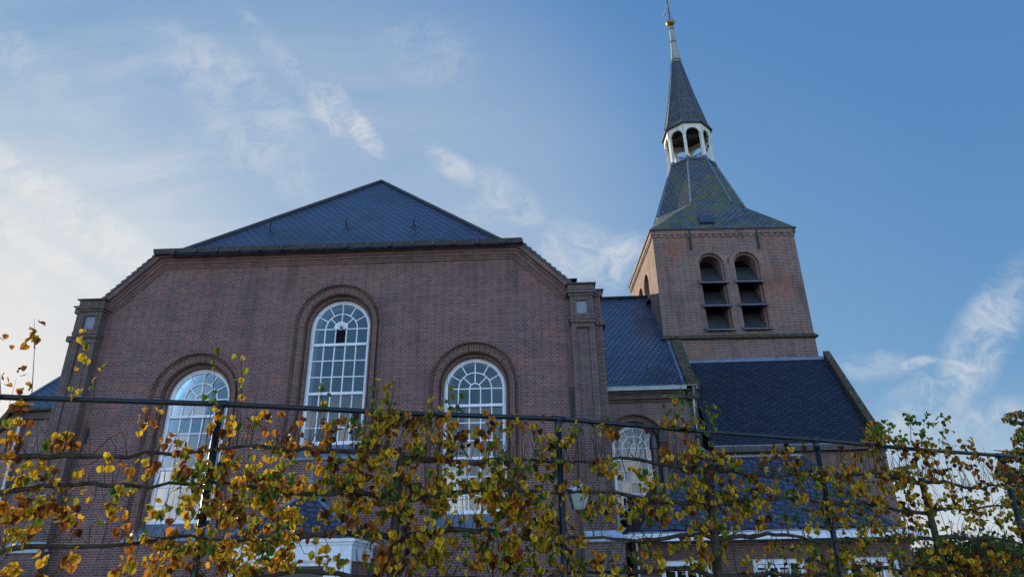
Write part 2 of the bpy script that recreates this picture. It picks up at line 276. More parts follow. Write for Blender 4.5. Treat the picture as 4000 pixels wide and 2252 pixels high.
# ------------------------------------------------------------------ mesh helpers
class MB:
    def __init__(s): s.v = []; s.f = []; s.m = []; s.uv = []
    def add(s, verts, faces, mat=0, uvs=None):
        o = len(s.v); s.v += [tuple(p) for p in verts]
        for i, f in enumerate(faces):
            s.f.append(tuple(o+j for j in f)); s.m.append(mat); s.uv.append(uvs[i] if uvs else None)
        return s
    def quad(s, a, b, c, d, mat=0): return s.add([a, b, c, d], [(0, 1, 2, 3)], mat)
    def poly(s, pts, mat=0): return s.add(pts, [tuple(range(len(pts)))], mat)
    def box(s, x0, x1, y0, y1, z0, z1, mat=0):
        p = [(x, y, z) for z in (z0, z1) for y in (y0, y1) for x in (x0, x1)]
        return s.add(p, [(0, 2, 3, 1), (4, 5, 7, 6), (0, 1, 5, 4), (2, 6, 7, 3), (0, 4, 6, 2), (1, 3, 7, 5)], mat)
    def hexa(s, p, mat=0):
        """eight corners: bottom ring then top ring"""
        return s.add(p, [(3, 2, 1, 0), (4, 5, 6, 7), (0, 1, 5, 4), (1, 2, 6, 5), (2, 3, 7, 6), (3, 0, 4, 7)], mat)
    def tube(s, pts, rad, n=8, mat=0, cap=True):
        pts = [Vector(p) for p in pts]
        if not isinstance(rad, (list, tuple)): rad = [rad]*len(pts)
        rings = []; ref = None
        for i, p in enumerate(pts):
            t = (pts[min(i+1, len(pts)-1)]-pts[max(i-1, 0)]).normalized()
            if ref is None: ref = Vector((0, 0, 1)) if abs(t.z) < 0.9 else Vector((1, 0, 0))
            a = t.cross(ref).normalized(); b = a.cross(t).normalized(); ref = b
            rings.append([p+(a*math.cos(2*PI*k/n)+b*math.sin(2*PI*k/n))*rad[i] for k in range(n)])
        vs = [v for r_ in rings for v in r_]; fs = []
        for i in range(len(pts)-1):
            for k in range(n):
                k2 = (k+1) % n; fs.append((i*n+k, i*n+k2, (i+1)*n+k2, (i+1)*n+k))
        if cap: fs.append(tuple(range(n-1, -1, -1))); fs.append(tuple((len(pts)-1)*n+k for k in range(n)))
        return s.add(vs, fs, mat)
    def lathe(s, prof, c=(0, 0), n=16, mat=0, rot=0.0):
        vs = []; fs = []
        for r_, z in prof:
            for k in range(n):
                a = 2*PI*k/n+rot; vs.append((c[0]+r_*math.cos(a), c[1]+r_*math.sin(a), z))
        for i in range(len(prof)-1):
            for k in range(n):
                k2 = (k+1) % n; fs.append((i*n+k, i*n+k2, (i+1)*n+k2, (i+1)*n+k))
        fs.append(tuple(range(n-1, -1, -1))); fs.append(tuple((len(prof)-1)*n+k for k in range(n)))
        return s.add(vs, fs, mat)
    def sweep(s, path, prof, fn, mat=0, flip=False, swap=False):
        """path: 2-D polyline; prof: (offset along the left normal, depth); fn maps (a, b, depth) to 3-D"""
        P = [Vector(p) for p in path]; n = len(P); N = []
        for i in range(n):
            d1 = (P[i]-P[i-1]).normalized() if i else (P[1]-P[0]).normalized()
            d2 = (P[i+1]-P[i]).normalized() if i < n-1 else d1
            n1 = Vector((-d1.y, d1.x)); n2 = Vector((-d2.y, d2.x)); b = (n1+n2).normalized(); N.append(b/max(0.3, b.dot(n1)))
        L = [0.0]
        for i in range(1, n): L.append(L[-1]+(P[i]-P[i-1]).length)
        U = [0.0]
        for j in range(1, len(prof)): U.append(U[-1]+math.hypot(prof[j][0]-prof[j-1][0], prof[j][1]-prof[j-1][1]))
        m = len(prof); vs = [fn(*(P[i]+N[i]*prof[j][0]), prof[j][1]) for i in range(n) for j in range(m)]
        fs = []; us = []
        for i in range(n-1):
            for j in range(m-1):
                q = [(i, j), (i+1, j), (i+1, j+1), (i, j+1)]
                if flip: q.reverse()
                fs.append(tuple(a*m+b for a, b in q)); us.append([((L[a], U[b]) if swap else (U[b], L[a])) for a, b in q])
        return s.add(vs, fs, mat, us)
    def wall(s, outline, holes, fn, mat=0):
        """flat face with openings"""
        loops = [[Vector((a, b, 0)) for a, b in outline]]+[[Vector((a, b, 0)) for a, b in h] for h in holes]
        flat = [p for l in loops for p in l]
        tris = tessellate_polygon(loops)
        return s.add([fn(p.x, p.y) for p in flat], tris, mat, [[(flat[i].x, flat[i].y) for i in t] for t in tris])
    def build(s, name, mats, parent=None, smooth=False, label=None, recalc=True):
        me = bpy.data.meshes.new(name); me.from_pydata(s.v, [], s.f); me.update()
        for m in (mats if isinstance(mats, (list, tuple)) else [mats]): me.materials.append(M[m] if isinstance(m, str) else m)
        me.polygons.foreach_set('material_index', s.m)
        uvl = me.uv_layers.new(name='UVMap')
        for pi, p in enumerate(me.polygons):
            if s.uv[pi]:
                for li, u in zip(p.loop_indices, s.uv[pi]): uvl.data[li].uv = u
                continue
            nn = p.normal
            if abs(nn.z) > 0.985: ud, vd = Vector((1, 0, 0)), Vector((0, 1, 0))
            else:
                ud = Vector((0, 0, 1)).cross(nn).normalized(); vd = nn.cross(ud)
                if ud.dot(Vector((1, 0.3, 0))) < 0: ud = -ud
                if vd.z < 0: vd = -vd
            for li in p.loop_indices:
                c = me.vertices[me.loops[li].vertex_index].co; uvl.data[li].uv = (c.dot(ud), c.dot(vd))
        if smooth: me.polygons.foreach_set('use_smooth', [True]*len(me.polygons))
        o = bpy.data.objects.new(name, me); COL.objects.link(o)
        if parent is not None: o.parent = parent
        if label: o['label'] = label
        return o
def thing(name, label, cat, loc=(0, 0, 0), rz=0.0, group=None):
    o = bpy.data.objects.new(name, None); COL.objects.link(o); o.location = loc; o.rotation_euler = (0, 0, rz)
    o.empty_display_size = 0.5; o['label'] = label; o['category'] = cat
    if group: o['group'] = group
    return o
def arch_path(cx, zb, zs, r, n=24):
    return [(cx-r, zb)]+[(cx-r*math.cos(PI*i/n), zs+r*math.sin(PI*i/n)) for i in range(n+1)]+[(cx+r, zb)]
def arc_path(cx, zs, r, n=20, a0=0, a1=PI):
    return [(cx-r*math.cos(a0+(a1-a0)*i/n), zs+r*math.sin(a0+(a1-a0)*i/n)) for i in range(n+1)]
def bar2d(mb, a, b, w, fn, y0, y1, mat=0):
    """straight bar between two points of a facade plane"""
    a = Vector(a); b = Vector(b); d = (b-a).normalized(); n = Vector((-d.y, d.x))*w/2
    q = [a-n, b-n, b+n, a+n]
    mb.hexa([fn(p.x, p.y, y0) for p in q]+[fn(p.x, p.y, y1) for p in q], mat)
# ------------------------------------------------------------------ ground
g = MB(); g.quad((-600, -600, 0), (600, -600, 0), (600, 600, 0), (-600, 600, 0)); o = g.build('ground', 'grass'); o['kind'] = 'structure'
g = MB(); g.quad((-60, -30, .004), (60, -30, .004), (60, 16.6, .004), (-60, 16.6, .004)); o = g.build('pavement', 'ground'); o['kind'] = 'structure'

# ------------------------------------------------------------------ church
FY = 17.0; CX = -5.5; RIDGE_Z = 15.09; TP = 1.036
church = thing('church', 'red brick village church with slate half-hipped gable, tall arched white windows and nave wing', 'church', (CX, FY, 0))
church_inv = Matrix.Translation((-CX, -FY, 0))
def part(mb, name, mats, parent=church, **kw):
    """geometry is written in world coordinates; move it under its (unrotated) parent"""
    o = mb.build(name, mats, parent, **kw)
    root = parent
    while root.parent: root = root.parent
    if parent is root: o.matrix_parent_inverse = Matrix.Translation(-Vector(root.location))
    return o
def front(Y): return lambda a, b, h=0.0: (a, Y+h, b)
def back(Y): return lambda a, b, h=0.0: (a, Y-h, b)

def arched_window(cx, zb, zs, r, Yw, fn_of, parent, sur=True, vent=False, thick=(1, 4), rows=7, sill_to=None, detail=True, sur_mat='brick_mould'):
    """white arched window set back 0.35 m in a moulded brick reveal; returns the frame"""
    fn = fn_of(Yw); f = MB(); back_ = 0.35; fw_ = 0.085
    pth = arch_path(cx, zb, zs, r)
    f.sweep(pth, [(0.01, back_+.12), (0.01, back_), (-fw_*.55, back_-.015), (-fw_*.6, back_+.01), (-fw_, back_+.015), (-fw_, back_+.12)], fn)
    f.hexa([fn(cx-r, zb, back_-.02), fn(cx+r, zb, back_-.02), fn(cx+r, zb, back_+.12), fn(cx-r, zb, back_+.12),
            fn(cx-r, zb+.10, back_-.02), fn(cx+r, zb+.10, back_-.02), fn(cx+r, zb+.10, back_+.12), fn(cx-r, zb+.10, back_+.12)])
    ri = r-fw_+.004; H = zs-zb; m0, m1 = back_+.012, back_+.075
    if detail:
        for k in range(1, 5): x = cx-ri+2*ri*k/5; bar2d(f, (x, zb+.09), (x, zs), .027, fn, m0, m1)
        for k in range(0, rows):
            z = zs-H*k/rows; w = .072 if k in thick else .028
            bar2d(f, (cx-ri, z), (cx+ri, z), w, fn, m0-(.03 if k in thick else .003), m1+.002)
        r2, r3 = ri*.60, ri*.20
        for rr in (r2, r3): f.sweep(arc_path(cx, zs, rr), [(.014, m1-.004), (.014, m0+.002), (-.014, m0+.002), (-.014, m1-.004)], fn)
        for a in (30, 60, 90, 120, 150):
            c, s = math.cos(R(a)), math.sin(R(a)); bar2d(f, (cx+c*r2, zs+s*r2), (cx+c*ri, zs+s*ri), .026, fn, m0+.003, m1-.003)
        for a in (45, 90, 135):
            c, s = math.cos(R(a)), math.sin(R(a)); bar2d(f, (cx+c*r3, zs+s*r3), (cx+c*r2, zs+s*r2), .026, fn, m0+.004, m1-.005)
    win = part(f, 'window', 'white', parent)
    g_ = MB(); g_.poly([fn(a, b, back_+.05) for a, b in arch_path(cx, zb+.03, zs, r-.04)]); g_.build('pane', 'glass', win)
    if vent:
        v = MB(); x0 = cx-ri+2*ri*2/5; z1 = zs-.02; z0 = zs-H/rows+.05
        v.hexa([fn(a, b, h) for b in (z0, z1) for a, h in ((x0+.02, back_+.02), (x0+2*ri/5-.02, back_+.02), (x0+2*ri/5-.02, back_+.04), (x0+.02, back_+.04))])
        v.build('vent', 'dark', win)
        v = MB(); v.sweep(arc_path(cx, zs+.015, r3+.05, 12), [(0, back_-.02), (-.25, back_-.02)], fn); v.build('vent_hood', 'white', win)
    if sur:
        s = MB()
        prof = [(.40, 0), (.40, -.035), (.355, -.035), (.35, 0), (.345, .03)]
        prof += [(.345-.07+.07*math.cos(t), .05+.07*math.sin(t)-.03) for t in (0.3, .9, 1.57)] + [(.26, .12), (.255, .03)]
        prof += [(.185+.075*math.cos(PI-t), .12-.075*math.sin(t)+.0) for t in (PI*.15, PI*.4, PI*.65, PI*.9)]
        prof += [(.115, .12), (.11, .24), (.055+.05*math.cos(.2), .24), (.055, .19), (.01, .24), (.005, back_+.02)]
        s.sweep(arch_path(cx, zb-.38, zs, r, 30), prof, fn)
        s.build('surround', sur_mat, win)
        q = MB(); a = r+.34
        q.add([fn(cx-r-.02, zb+.03, back_+.0), fn(cx+r+.02, zb+.03, back_+.0), fn(cx+a, zb-.36, -.04), fn(cx-a, zb-.36, -.04),
               fn(cx-a, zb-.42, -.04), fn(cx+a, zb-.42, -.04)], [(0, 1, 2, 3), (3, 2, 5, 4)])
        q.build('sill', 'lead', win)
    return win
MOUTH = .345
WINS = [(-5.41, 4.92, 8.10, .82), (-9.06, 3.07, 6.21, .83), (-1.69, 3.15, 6.31, .81)]
RAKE = [(-12.0, 8.90), (-10.66, 10.30), (-.44, 10.26), (1.0, 8.86)]
def gable_front(fn_of, Y, mb, inner):
    fn = fn_of(Y)
    out = [(-12.3, 0), (1.3, 0), (1.3, 8.55)]+list(reversed(RAKE))+[(-12.3, 8.55)]
    holes = [arch_path(c, zb-.40, zs, r+MOUTH) for c, zb, zs, r in WINS]
    mb.wall(out, holes, fn, 0)
    mb.wall([(a, b) for a, b in out], [arch_path(c, zb-.0, zs, r) for c, zb, zs, r in WINS], lambda a, b: fn(a, b, .95), 1)
    for c, zb, zs, r in WINS:   # splayed plaster reveal behind the frame
        mb.sweep(arch_path(c, zb, zs, r), [(-.01, .44), (.0, .95)], fn, 1)
        mb.add([fn(c-r, zb, .44), fn(c+r, zb, .44), fn(c+r, zb, .95), fn(c-r, zb, .95)], [(0, 1, 2, 3)], 1)
    for i in range(len(out)):
        a, b = out[i], out[(i+1) % len(out)]
        mb.quad(fn(*a), fn(*b), fn(*b, .95), fn(*a, .95), 0)
w = MB(); gable_front(front, FY, w, True)
part(w, 'gable_wall', ['brick', 'plaster'])
w = MB(); gable_front(back, 43.0, w, True)
for x in (-12.28, 1.28):        # side walls
    for y0, y1 in ((17.95, 26.2), (33.8, 42.05)): s_ = MB(); s_.box(x-.3, x, y0, y1, 0, 8.4, 0); part(s_, 'side_wall', 'brick_nave')
part(w, 'rear_wall', ['brick_nave', 'plaster'])
names = ['tallest arched window in the middle of the gable', 'arched window at the left of the gable', 'arched window at the right of the gable']
for i, (c, zb, zs, r) in enumerate(WINS):
    win = arched_window(c, zb, zs, r, FY, front, church, vent=(i == 0)); win['label'] = names[i]
    arched_window(c, zb, zs, r, 43.0, back, church, sur=False, detail=True)

# cornice: stepped and rolled brick courses along flat top and rakes
c = MB()
prof = [(.06, .10), (.06, -.20), (-.07, -.20), (-.075, -.15)] + [(-.075-.045+.045*math.cos(t), -.11-.045*math.sin(t)) for t in (.4, 1.2, 2.0, 2.8)] + [(-.17, -.10), (-.24, -.10), (-.245, -.06), (-.31, -.06), (-.315, -.03), (-.37, -.03), (-.375, .02)]
c.sweep(RAKE, prof, front(FY), swap=True)
part(c, 'cornice', 'brick_mould')
# saw-tooth coping tiles on the rakes
for (a, b) in ((RAKE[0], RAKE[1]), (RAKE[3], RAKE[2])):
    c = MB()
    a = Vector(a); b = Vector(b); n = 11; d = (b-a).normalized(); up_ = Vector((-d.y, d.x)); up_ = up_ if up_.y > 0 else -up_
    for k in range(n):
        p = a.lerp(b, k/n); q = a.lerp(b, (k+1)/n)
        pts = [p+up_*.06, q+up_*.06, q+up_*.10, p+up_*.145]
        c.hexa([(v.x, FY-.22, v.y) for v in (pts[0], pts[1])]+[(v.x, FY+.45, v.y) for v in (pts[1], pts[0])]+[(v.x, FY-.22, v.y) for v in (pts[3], pts[2])]+[(v.x, FY+.45, v.y) for v in (pts[2], pts[3])])
    part(c, 'rake_coping', 'gutter')
# gutter under the half hip, made of short lengths
c = MB(); n = 17; x0, x1 = -10.75, -.33
for k in range(n):
    a = x0+(x1-x0)*k/n; b = x0+(x1-x0)*(k+1)/n-.012; za = 10.33-.05*k/n
    c.hexa([(a, FY-.36, za-.06), (b, FY-.36, za-.06), (b, FY-.16, za-.06), (a, FY-.16, za-.06), (a, FY-.42, za+.06), (b, FY-.42, za+.06), (b, FY-.16, za+.06), (a, FY-.16, za+.06)])
    c.box(b-.03, b+.03, FY-.425, FY-.16, za-.07, za+.03)
part(c, 'gable_gutter', 'gutter')

# main roof
zR = RIDGE_Z; AP = (CX, 20.88, zR); BP = (CX, 39.1, zR)
hx = 4.72; hz = zR-hx*TP; hy = 20.88-hx*TP/1.151
r_ = MB()
def slope(sx):
    ex = CX+sx*7.15; ez = zR-7.15*TP
    p = [(ex, FY+.2, ez), (CX+sx*hx, FY+.2, hz), (CX+sx*hx, hy, hz), AP, BP, (CX+sx*hx, 60-hy, hz), (CX+sx*hx, 42.8, hz), (ex, 42.8, ez)]
    r_.poly(p)
slope(-1); slope(1)
r_.poly([(CX-hx, 60-hy, hz), (CX+hx, 60-hy, hz), BP])
part(r_, 'main_roof', 'slate')
r_ = MB(); r_.poly([(CX-hx, hy, hz), (CX+hx, hy, hz), AP])
hip = part(r_, 'half_hip_roof', 'slate')
r_ = MB()
for sx in (-1, 1): r_.tube([(CX+sx*hx, hy-.02, hz+.03), (CX, AP[1]-.02, zR+.04)], .055, 6)
r_.tube([AP, BP], .07, 6); r_.build('hip_flashing', 'gutter', hip)
for fx, fz in ((-2.38, .245), (-.12, .27), (1.95, .25)):
    h_ = MB(); z = hz+(zR-hz)*fz; y = hy+(20.88-hy)*fz
    h_.tube([(CX+fx, y-.02, z+.02), (CX+fx-.02, y-.10, z+.0), (CX+fx-.02, y-.17, z+.09), (CX+fx-.01, y-.15, z+.22), (CX+fx, y-.12, z+.27)], .018, 6)
    h_.box(CX+fx-.13, CX+fx+.13, y-.06, y-.045, z-.09, z-.03)
    h_.build('roof_hook', 'iron', hip)

# piers at both ends of the gable
def pier(sx):
    # local t runs outwards from the gable wall junction
    X = lambda t: CX+sx*(6.4+t)
    p = MB(); Y0 = FY-.27
    def bx(t0, t1, y0, y1, z0, z1, m=0):
        a, b = sorted((X(t0), X(t1))); p.box(a, b, y0, y1, z0, z1, m)
    bx(.13, .47, Y0+.06, FY+.3, 0, 7.72)                 # recessed panel
    bx(0, .13, Y0, FY+.3, 0, 7.84); bx(.47, .61, Y0, FY+.3, 0, 7.84); bx(.13, .47, Y0, FY+.3, 7.72, 7.84)
    bx(.61, .84, FY-.10, FY+.55, 0, 7.80)                # set-back outer half
    bx(-.03, .64, Y0-.05, FY+.3, 7.84, 7.93); bx(-.05, .66, Y0-.07, FY+.3, 7.93, 8.00)
    bx(.64, .91, FY-.16, FY+.6, 7.80, 7.95)
    bx(.0, .15, Y0, FY+.3, 8.0, 8.60); bx(.46, .61, Y0, FY+.3, 8.0, 8.60); bx(.15, .46, Y0, FY+.3, 8.0, 8.10); bx(.15, .46, Y0, FY+.3, 8.48, 8.60); bx(.15, .46, Y0+.10, FY+.3, 8.10, 8.48)
    bx(.61, .82, FY-.10, FY+.55, 7.95, 8.62)
    bx(-.04, .65, Y0-.04, FY+.3, 8.60, 8.67); bx(-.09, .70, Y0-.09, FY+.3, 8.67, 8.74); bx(-.05, .66, Y0-.05, FY+.3, 8.74, 8.92)
    bx(.66, .88, FY-.14, FY+.6, 8.62, 8.80)
    bx(-.05, .95, FY-.42, FY-.271, 0, 2.45)               # low buttress foot
    o = part(p, 'pier', 'brick_pier')
    q = MB(); a, b = sorted((X(.16), X(.45))); q.box(a, b, Y0+.05, Y0+.11, 8.12, 8.47); q.build('panel', 'lead_panel', o)
    q = MB(); a, b = sorted((X(-.09), X(.71))); q.box(a, b, Y0-.11, FY+.35, 8.92, 8.95); a, b = sorted((X(.63), X(.92))); q.box(a, b, FY-.18, FY+.62, 8.80, 8.83); q.build('cap', 'gutter', o)
    q = MB(); a, b = sorted((X(-.10), X(.99)))
    q.hexa([(a, FY-.47, 2.43), (b, FY-.47, 2.43), (b, FY-.265, 2.47), (a, FY-.265, 2.47), (a+.03, FY-.47, 2.49), (b-.03, FY-.47, 2.49), (b-.12, FY-.265, 2.68), (a+.12, FY-.265, 2.68)]); q.build('buttress_cap', 'stone', o)
    return o
pier(-1)['label'] = 'left brick pier of the gable'; pier(1)['label'] = 'right brick pier of the gable'
for x, z0, z1 in ((.80, 5.35, 6.18), (-11.70, 5.05, 5.45)):
    a = MB(); a.box(x-.025, x+.025, FY-.05, FY-.005, z0, z1); a.box(x-.04, x+.04, FY-.06, FY-.005, (z0+z1)/2-.06, (z0+z1)/2+.06)
    part(a, 'wall_anchor', 'iron')

# entrance porch
PXc = -5.36
p = MB(); p.box(PXc-1.27, PXc-.62, 15.22, 17.0, 0, 2.1); p.box(PXc+.62, PXc+1.27, 15.22, 17.0, 0, 2.1); p.box(PXc-.62, PXc+.62, 15.22, 17.0, 2.06, 2.15)
part(p, 'porch_wall', 'brick')
p = MB(); p.box(PXc-1.30, PXc+1.30, 15.10, 17.0, 2.08, 2.42); p.box(PXc-1.33, PXc+1.33, 15.07, 17.0, 2.40, 2.46); p.box(PXc-1.38, PXc+1.38, 15.02, 17.0, 2.46, 2.53)
p.box(PXc-1.31, PXc+1.31, 15.085, 15.1, 2.10, 2.13)
pc = part(p, 'porch_cornice', 'white')
p = MB(); zc, za = 2.53, 3.60; ey, by = 15.0, 16.97; am = (PXc, 15.98, za); e = 1.40
A_, B_, C_, D_ = (PXc-e, ey, zc), (PXc+e, ey, zc), (PXc+e, by, zc), (PXc-e, by, zc)
for a, b in ((A_, B_), (B_, C_), (C_, D_), (D_, A_)): p.poly([a, b, am])
pr_ = part(p, 'porch_roof', 'slate_annex')
p = MB()
for q in (A_, B_, C_, D_): p.tube([Vector(q)+Vector((0, 0, .02)), Vector(am)+Vector((0, 0, .02))], .05, 6)
p.build('hip_flashing', 'lead', pr_)
p = MB(); p.lathe([(.10, za-.08), (.06, za+.05), (.035, za+.12), (.075, za+.2), (.08, za+.26), (.03, za+.33), (.02, za+.42), (.004, za+.55)], (PXc, 15.98), 10); p.build('finial', 'lead', pr_)
p = MB()
for s in (-1, 1):
    a, b = sorted((PXc+s*.80, PXc+s*1.29)); p.box(a, b, 15.12, 15.22, 0, 2.08)
    a, b = sorted((PXc+s*.72, PXc+s*.80)); p.box(a, b, 15.16, 15.26, 0, 2.0)
p.box(PXc-.80, PXc+.80, 15.15, 15.26, 1.99, 2.08)
part(p, 'door_frame', 'white')
p = MB(); p.box(PXc-.73, PXc+.73, 15.29, 15.34, 0, 2.0)
for k in (-1, 1): p.box(PXc+k*.37-.27, PXc+k*.37+.27, 15.275, 15.29, 1.15, 1.8)
part(p, 'porch_door', 'door')

# nave wing towards the tower
NY = 25.5; NZ = 8.22; NP = (13.9-NZ)/4.5
w = MB(); fn = front(NY); NW = (3.50, 3.25, 6.15, .83)
w.wall([(.9, 0), (5.98, 0), (5.98, NZ), (.9, NZ)], [arch_path(NW[0], NW[1]-.4, NW[2], NW[3]+MOUTH)], fn)
w.box(.9, 5.98, NY+.02, NY+.04, 0, 0.4); w.box(5.58, 5.98, NY+.03, 27.3, 0, 8.6)
part(w, 'nave_wall', 'brick_nave')
w = MB(); w.box(1.2, 5.9, 34.3, 34.5, 0, NZ); part(w, 'nave_rear_wall', 'brick_nave')
win = arched_window(*NW, NY, front, church); win['label'] = 'arched window of the nave, partly behind the annex'
c = MB()
for k, (h, d) in enumerate(((.10, .20), (.10, .13), (.10, .16), (.10, .07))): c.box(1.3, 5.97, NY-d, NY+.02, NZ-.02-.1*(k+1), NZ-.02-.1*k-.002)
part(c, 'nave_cornice', 'brick_pier')
c = MB(); n = 7
for k in range(n): a = 1.35+(5.95-1.35)*k/n; b = 1.35+(5.95-1.35)*(k+1)/n; c.box(a, b-.03, NY-.36, NY-.16, NZ-.03, NZ+.10); c.box(b-.03, b, NY-.365, NY-.16, NZ-.035, NZ+.08)
c.box(1.35, 5.95, NY-.37, NY-.33, NZ+.10, NZ+.125)
part(c, 'nave_gutter', 'gutter_pale')
def nz(y): return NZ+.06+(y-(NY-.25))*(13.93-NZ-.06)/(30-(NY-.25))
r_ = MB(); r_.quad((.9, NY-.3, nz(NY-.3)), (5.55, NY-.3, nz(NY-.3)), (5.55, 30, 13.93), (-4.3, 30, 13.93))
r_.quad((.9, 34.8, nz(NY-.3)), (5.55, 34.8, nz(NY-.3)), (5.55, 30, 13.93), (-4.3, 30, 13.93))
nr = part(r_, 'nave_roof', 'slate_nave')
r_ = MB(); r_.tube([(-4, 30, 13.95), (5.3, 30, 13.97)], .10, 8); r_.build('ridge', 'slate_dark', nr)
r_ = MB()
for (xa, xb, dz) in ((5.46, 5.57, .05),): r_.hexa([(xa, NY-.2, nz(NY-.2)), (xb, NY-.2, nz(NY-.2)), (xb, 30, 13.93), (xa, 30, 13.93), (xa, NY-.2, nz(NY-.2)+dz), (xb, NY-.2, nz(NY-.2)+dz+.05), (xb, 30, 13.93+dz+.05), (xa, 30, 13.93+dz)])
r_.build('flashing', 'lead', nr)
h_ = MB(); h_.tube([(4.3, NY+.55, nz(NY+.55)+.02), (4.29, NY+.45, nz(NY+.55)+.05), (4.3, NY+.42, nz(NY+.55)+.2)], .02, 6); h_.box(4.2, 4.4, NY+.45, NY+.46, nz(NY+.45)-.02, nz(NY+.45)+.04); h_.build('roof_hook', 'iron', nr)
p = MB()    # mossy gable coping in front of the tower corner
y0, y1 = NY-.28, 27.2
p.hexa([(5.58, y0, nz(y0)-.4), (6.0, y0, nz(y0)-.4), (6.0, y1, nz(y1)-.4), (5.58, y1, nz(y1)-.4), (5.58, y0, nz(y0)+.24), (6.0, y0, nz(y0)+.24), (6.0, y1, nz(y1)+.24), (5.58, y1, nz(y1)+.24)])
p.box(5.56, 6.05, NY-.36, NY+.05, 8.15, 8.72)
part(p, 'gable_coping', 'moss')
p = MB(); p.tube([(5.80, NY-.42, 8.25), (5.80, NY-.28, 8.0), (5.80, NY-.10, 7.85), (5.80, NY-.10, 6.1), (6.0, NY-.3, 5.85), (6.3, NY-.7, 5.6)], .06, 10)
for z in (7.2, 6.4): p.tube([(5.80, NY-.10, z), (5.80, NY-.10, z+.06)], .072, 10)
part(p, 'downpipe', 'zinc')
# ceilings keep the inside dark from above
p = MB(); p.quad((-12.2, 17.8, 9.6), (1.2, 17.8, 9.6), (1.2, 42.2, 9.6), (-12.2, 42.2, 9.6)); part(p, 'ceiling', 'wood_dark')

# lean-to in front of the tower
LT, LB = (26.95, 9.80), (24.15, 5.92)
w = MB(); w.box(5.99, 11.95, 24.35, 24.65, 0, 5.75); w.box(11.65, 11.95, 24.66, 27.0, 0, 6.0); w.poly([(11.95, 24.35, 5.75), (11.95, 27.0, 5.75), (11.95, 27.0, 9.6)]); w.box(11.66, 11.94, 24.7, 26.9, 5.75, 6.2)
part(w, 'lean_to_wall', 'brick_nave')
r_ = MB(); r_.hexa([(5.99, LB[0], LB[1]-.1), (11.62, LB[0], LB[1]-.1), (11.62, LT[0], LT[1]-.1), (5.99, LT[0], LT[1]-.1), (5.99, LB[0], LB[1]), (11.62, LB[0], LB[1]), (11.62, LT[0], LT[1]), (5.99, LT[0], LT[1])])
lr = part(r_, 'lean_to_roof', 'slate_dark')
r_ = MB(); dy, dz = LT[0]-LB[0], LT[1]-LB[1]; q = lambda t, off=.02: (LB[0]+dy*t-.8*off, LB[1]+dz*t+.6*off)
a, b = q(.985, .03), q(1.0, .03); r_.hexa([(6.0, a[0], a[1]-.04), (11.6, a[0], a[1]-.04), (11.6, b[0], b[1]-.04), (6.0, b[0], b[1]-.04), (6.0, *a), (11.6, *a), (11.6, b[0], b[1]+.04), (6.0, b[0], b[1]+.04)])
r_.build('flashing', 'lead', lr)
r_ = MB(); a, b = q(-.01, 0), q(1.03, 0)
r_.hexa([(11.64, a[0], a[1]-.35), (11.90, a[0], a[1]-.35), (11.90, b[0], b[1]-.35), (11.64, b[0], b[1]-.35), (11.64, a[0]-.1, a[1]+.16), (11.90, a[0]-.1, a[1]+.16), (11.90, b[0]-.1, b[1]+.16), (11.64, b[0]-.1, b[1]+.16)])
part(r_, 'lean_to_coping', 'moss')
r_ = MB(); r_.box(5.99, 11.7, 23.98, 24.14, 5.70, 5.82); r_.box(5.99, 11.7, 24.0, 24.34, 5.62, 5.70)
lg = part(r_, 'lean_to_gutter', 'gutter')
r_ = MB(); r_.box(5.99, 11.7, 23.96, 23.978, 5.80, 5.835); r_.build('gutter_lip', 'lead', lg)

# chancel at the far left: polygonal end with hipped slate roof
CZ = 8.12; APX = (-18.3, 30, 13.8)
fp = [(-12.2, 25.5), (-20.45, 25.5), (-23.3, 28.1), (-23.3, 31.9), (-20.45, 34.5), (-12.2, 34.5)]
w = MB(); cw = (-17.75, 4.2, 6.2, .83)
w.wall([(-20.45, 0), (-12.2, 0), (-12.2, CZ), (-20.45, CZ)], [arch_path(cw[0], cw[1]-.4, cw[2], cw[3]+MOUTH)], front(25.5))
for a, b in zip(fp[1:], fp[2:]): w.quad((*a, 0), (*b, 0), (*b, CZ), (*a, CZ))
part(w, 'chancel_wall', 'brick_nave')
win = arched_window(*cw, 25.5, front, church); win['label'] = 'arched chancel window mostly hidden by the left pier'
r_ = MB(); ex = [(x+(.0 if x > -13 else -.22), y+(-.3 if y < 28 else .3 if y > 32 else 0)) for x, y in fp]; z = CZ+.08
r_.quad((*ex[0], z), (*ex[1], z), APX, (-9, 30, 13.8))
for a, b in zip(ex[1:4], ex[2:5]): r_.poly([(*a, z), (*b, z), APX])
r_.quad((*ex[4], z), (*ex[5], z), (-9, 30, 13.8), APX)
cr = part(r_, 'chancel_roof', 'slate_nave')
r_ = MB(); r_.tube([(*ex[1], z+.02), APX], .06, 6); r_.tube([(*ex[2], z+.02), APX], .06, 6); r_.build('hip_flashing', 'lead', cr)
r_ = MB()
for a, b in zip(ex[0:3], ex[1:4]): r_.tube([(*a, CZ), (*b, CZ)], .10, 8)
part(r_, 'chancel_gutter', 'gutter')
r_ = MB()
for a, b in zip(fp[0:3], fp[1:4]):
    d = Vector((b[0]-a[0], b[1]-a[1])).normalized(); n_ = Vector((-d.y, d.x))*-1
    if n_.y > 0.5: n_ = -n_
    q_ = [Vector(a), Vector(b), Vector(b)+n_*.16, Vector(a)+n_*.16]
    r_.hexa([(v.x, v.y, CZ-.35) for v in q_]+[(v.x, v.y, CZ-.05) for v in q_])
part(r_, 'chancel_cornice', 'brick_pier')
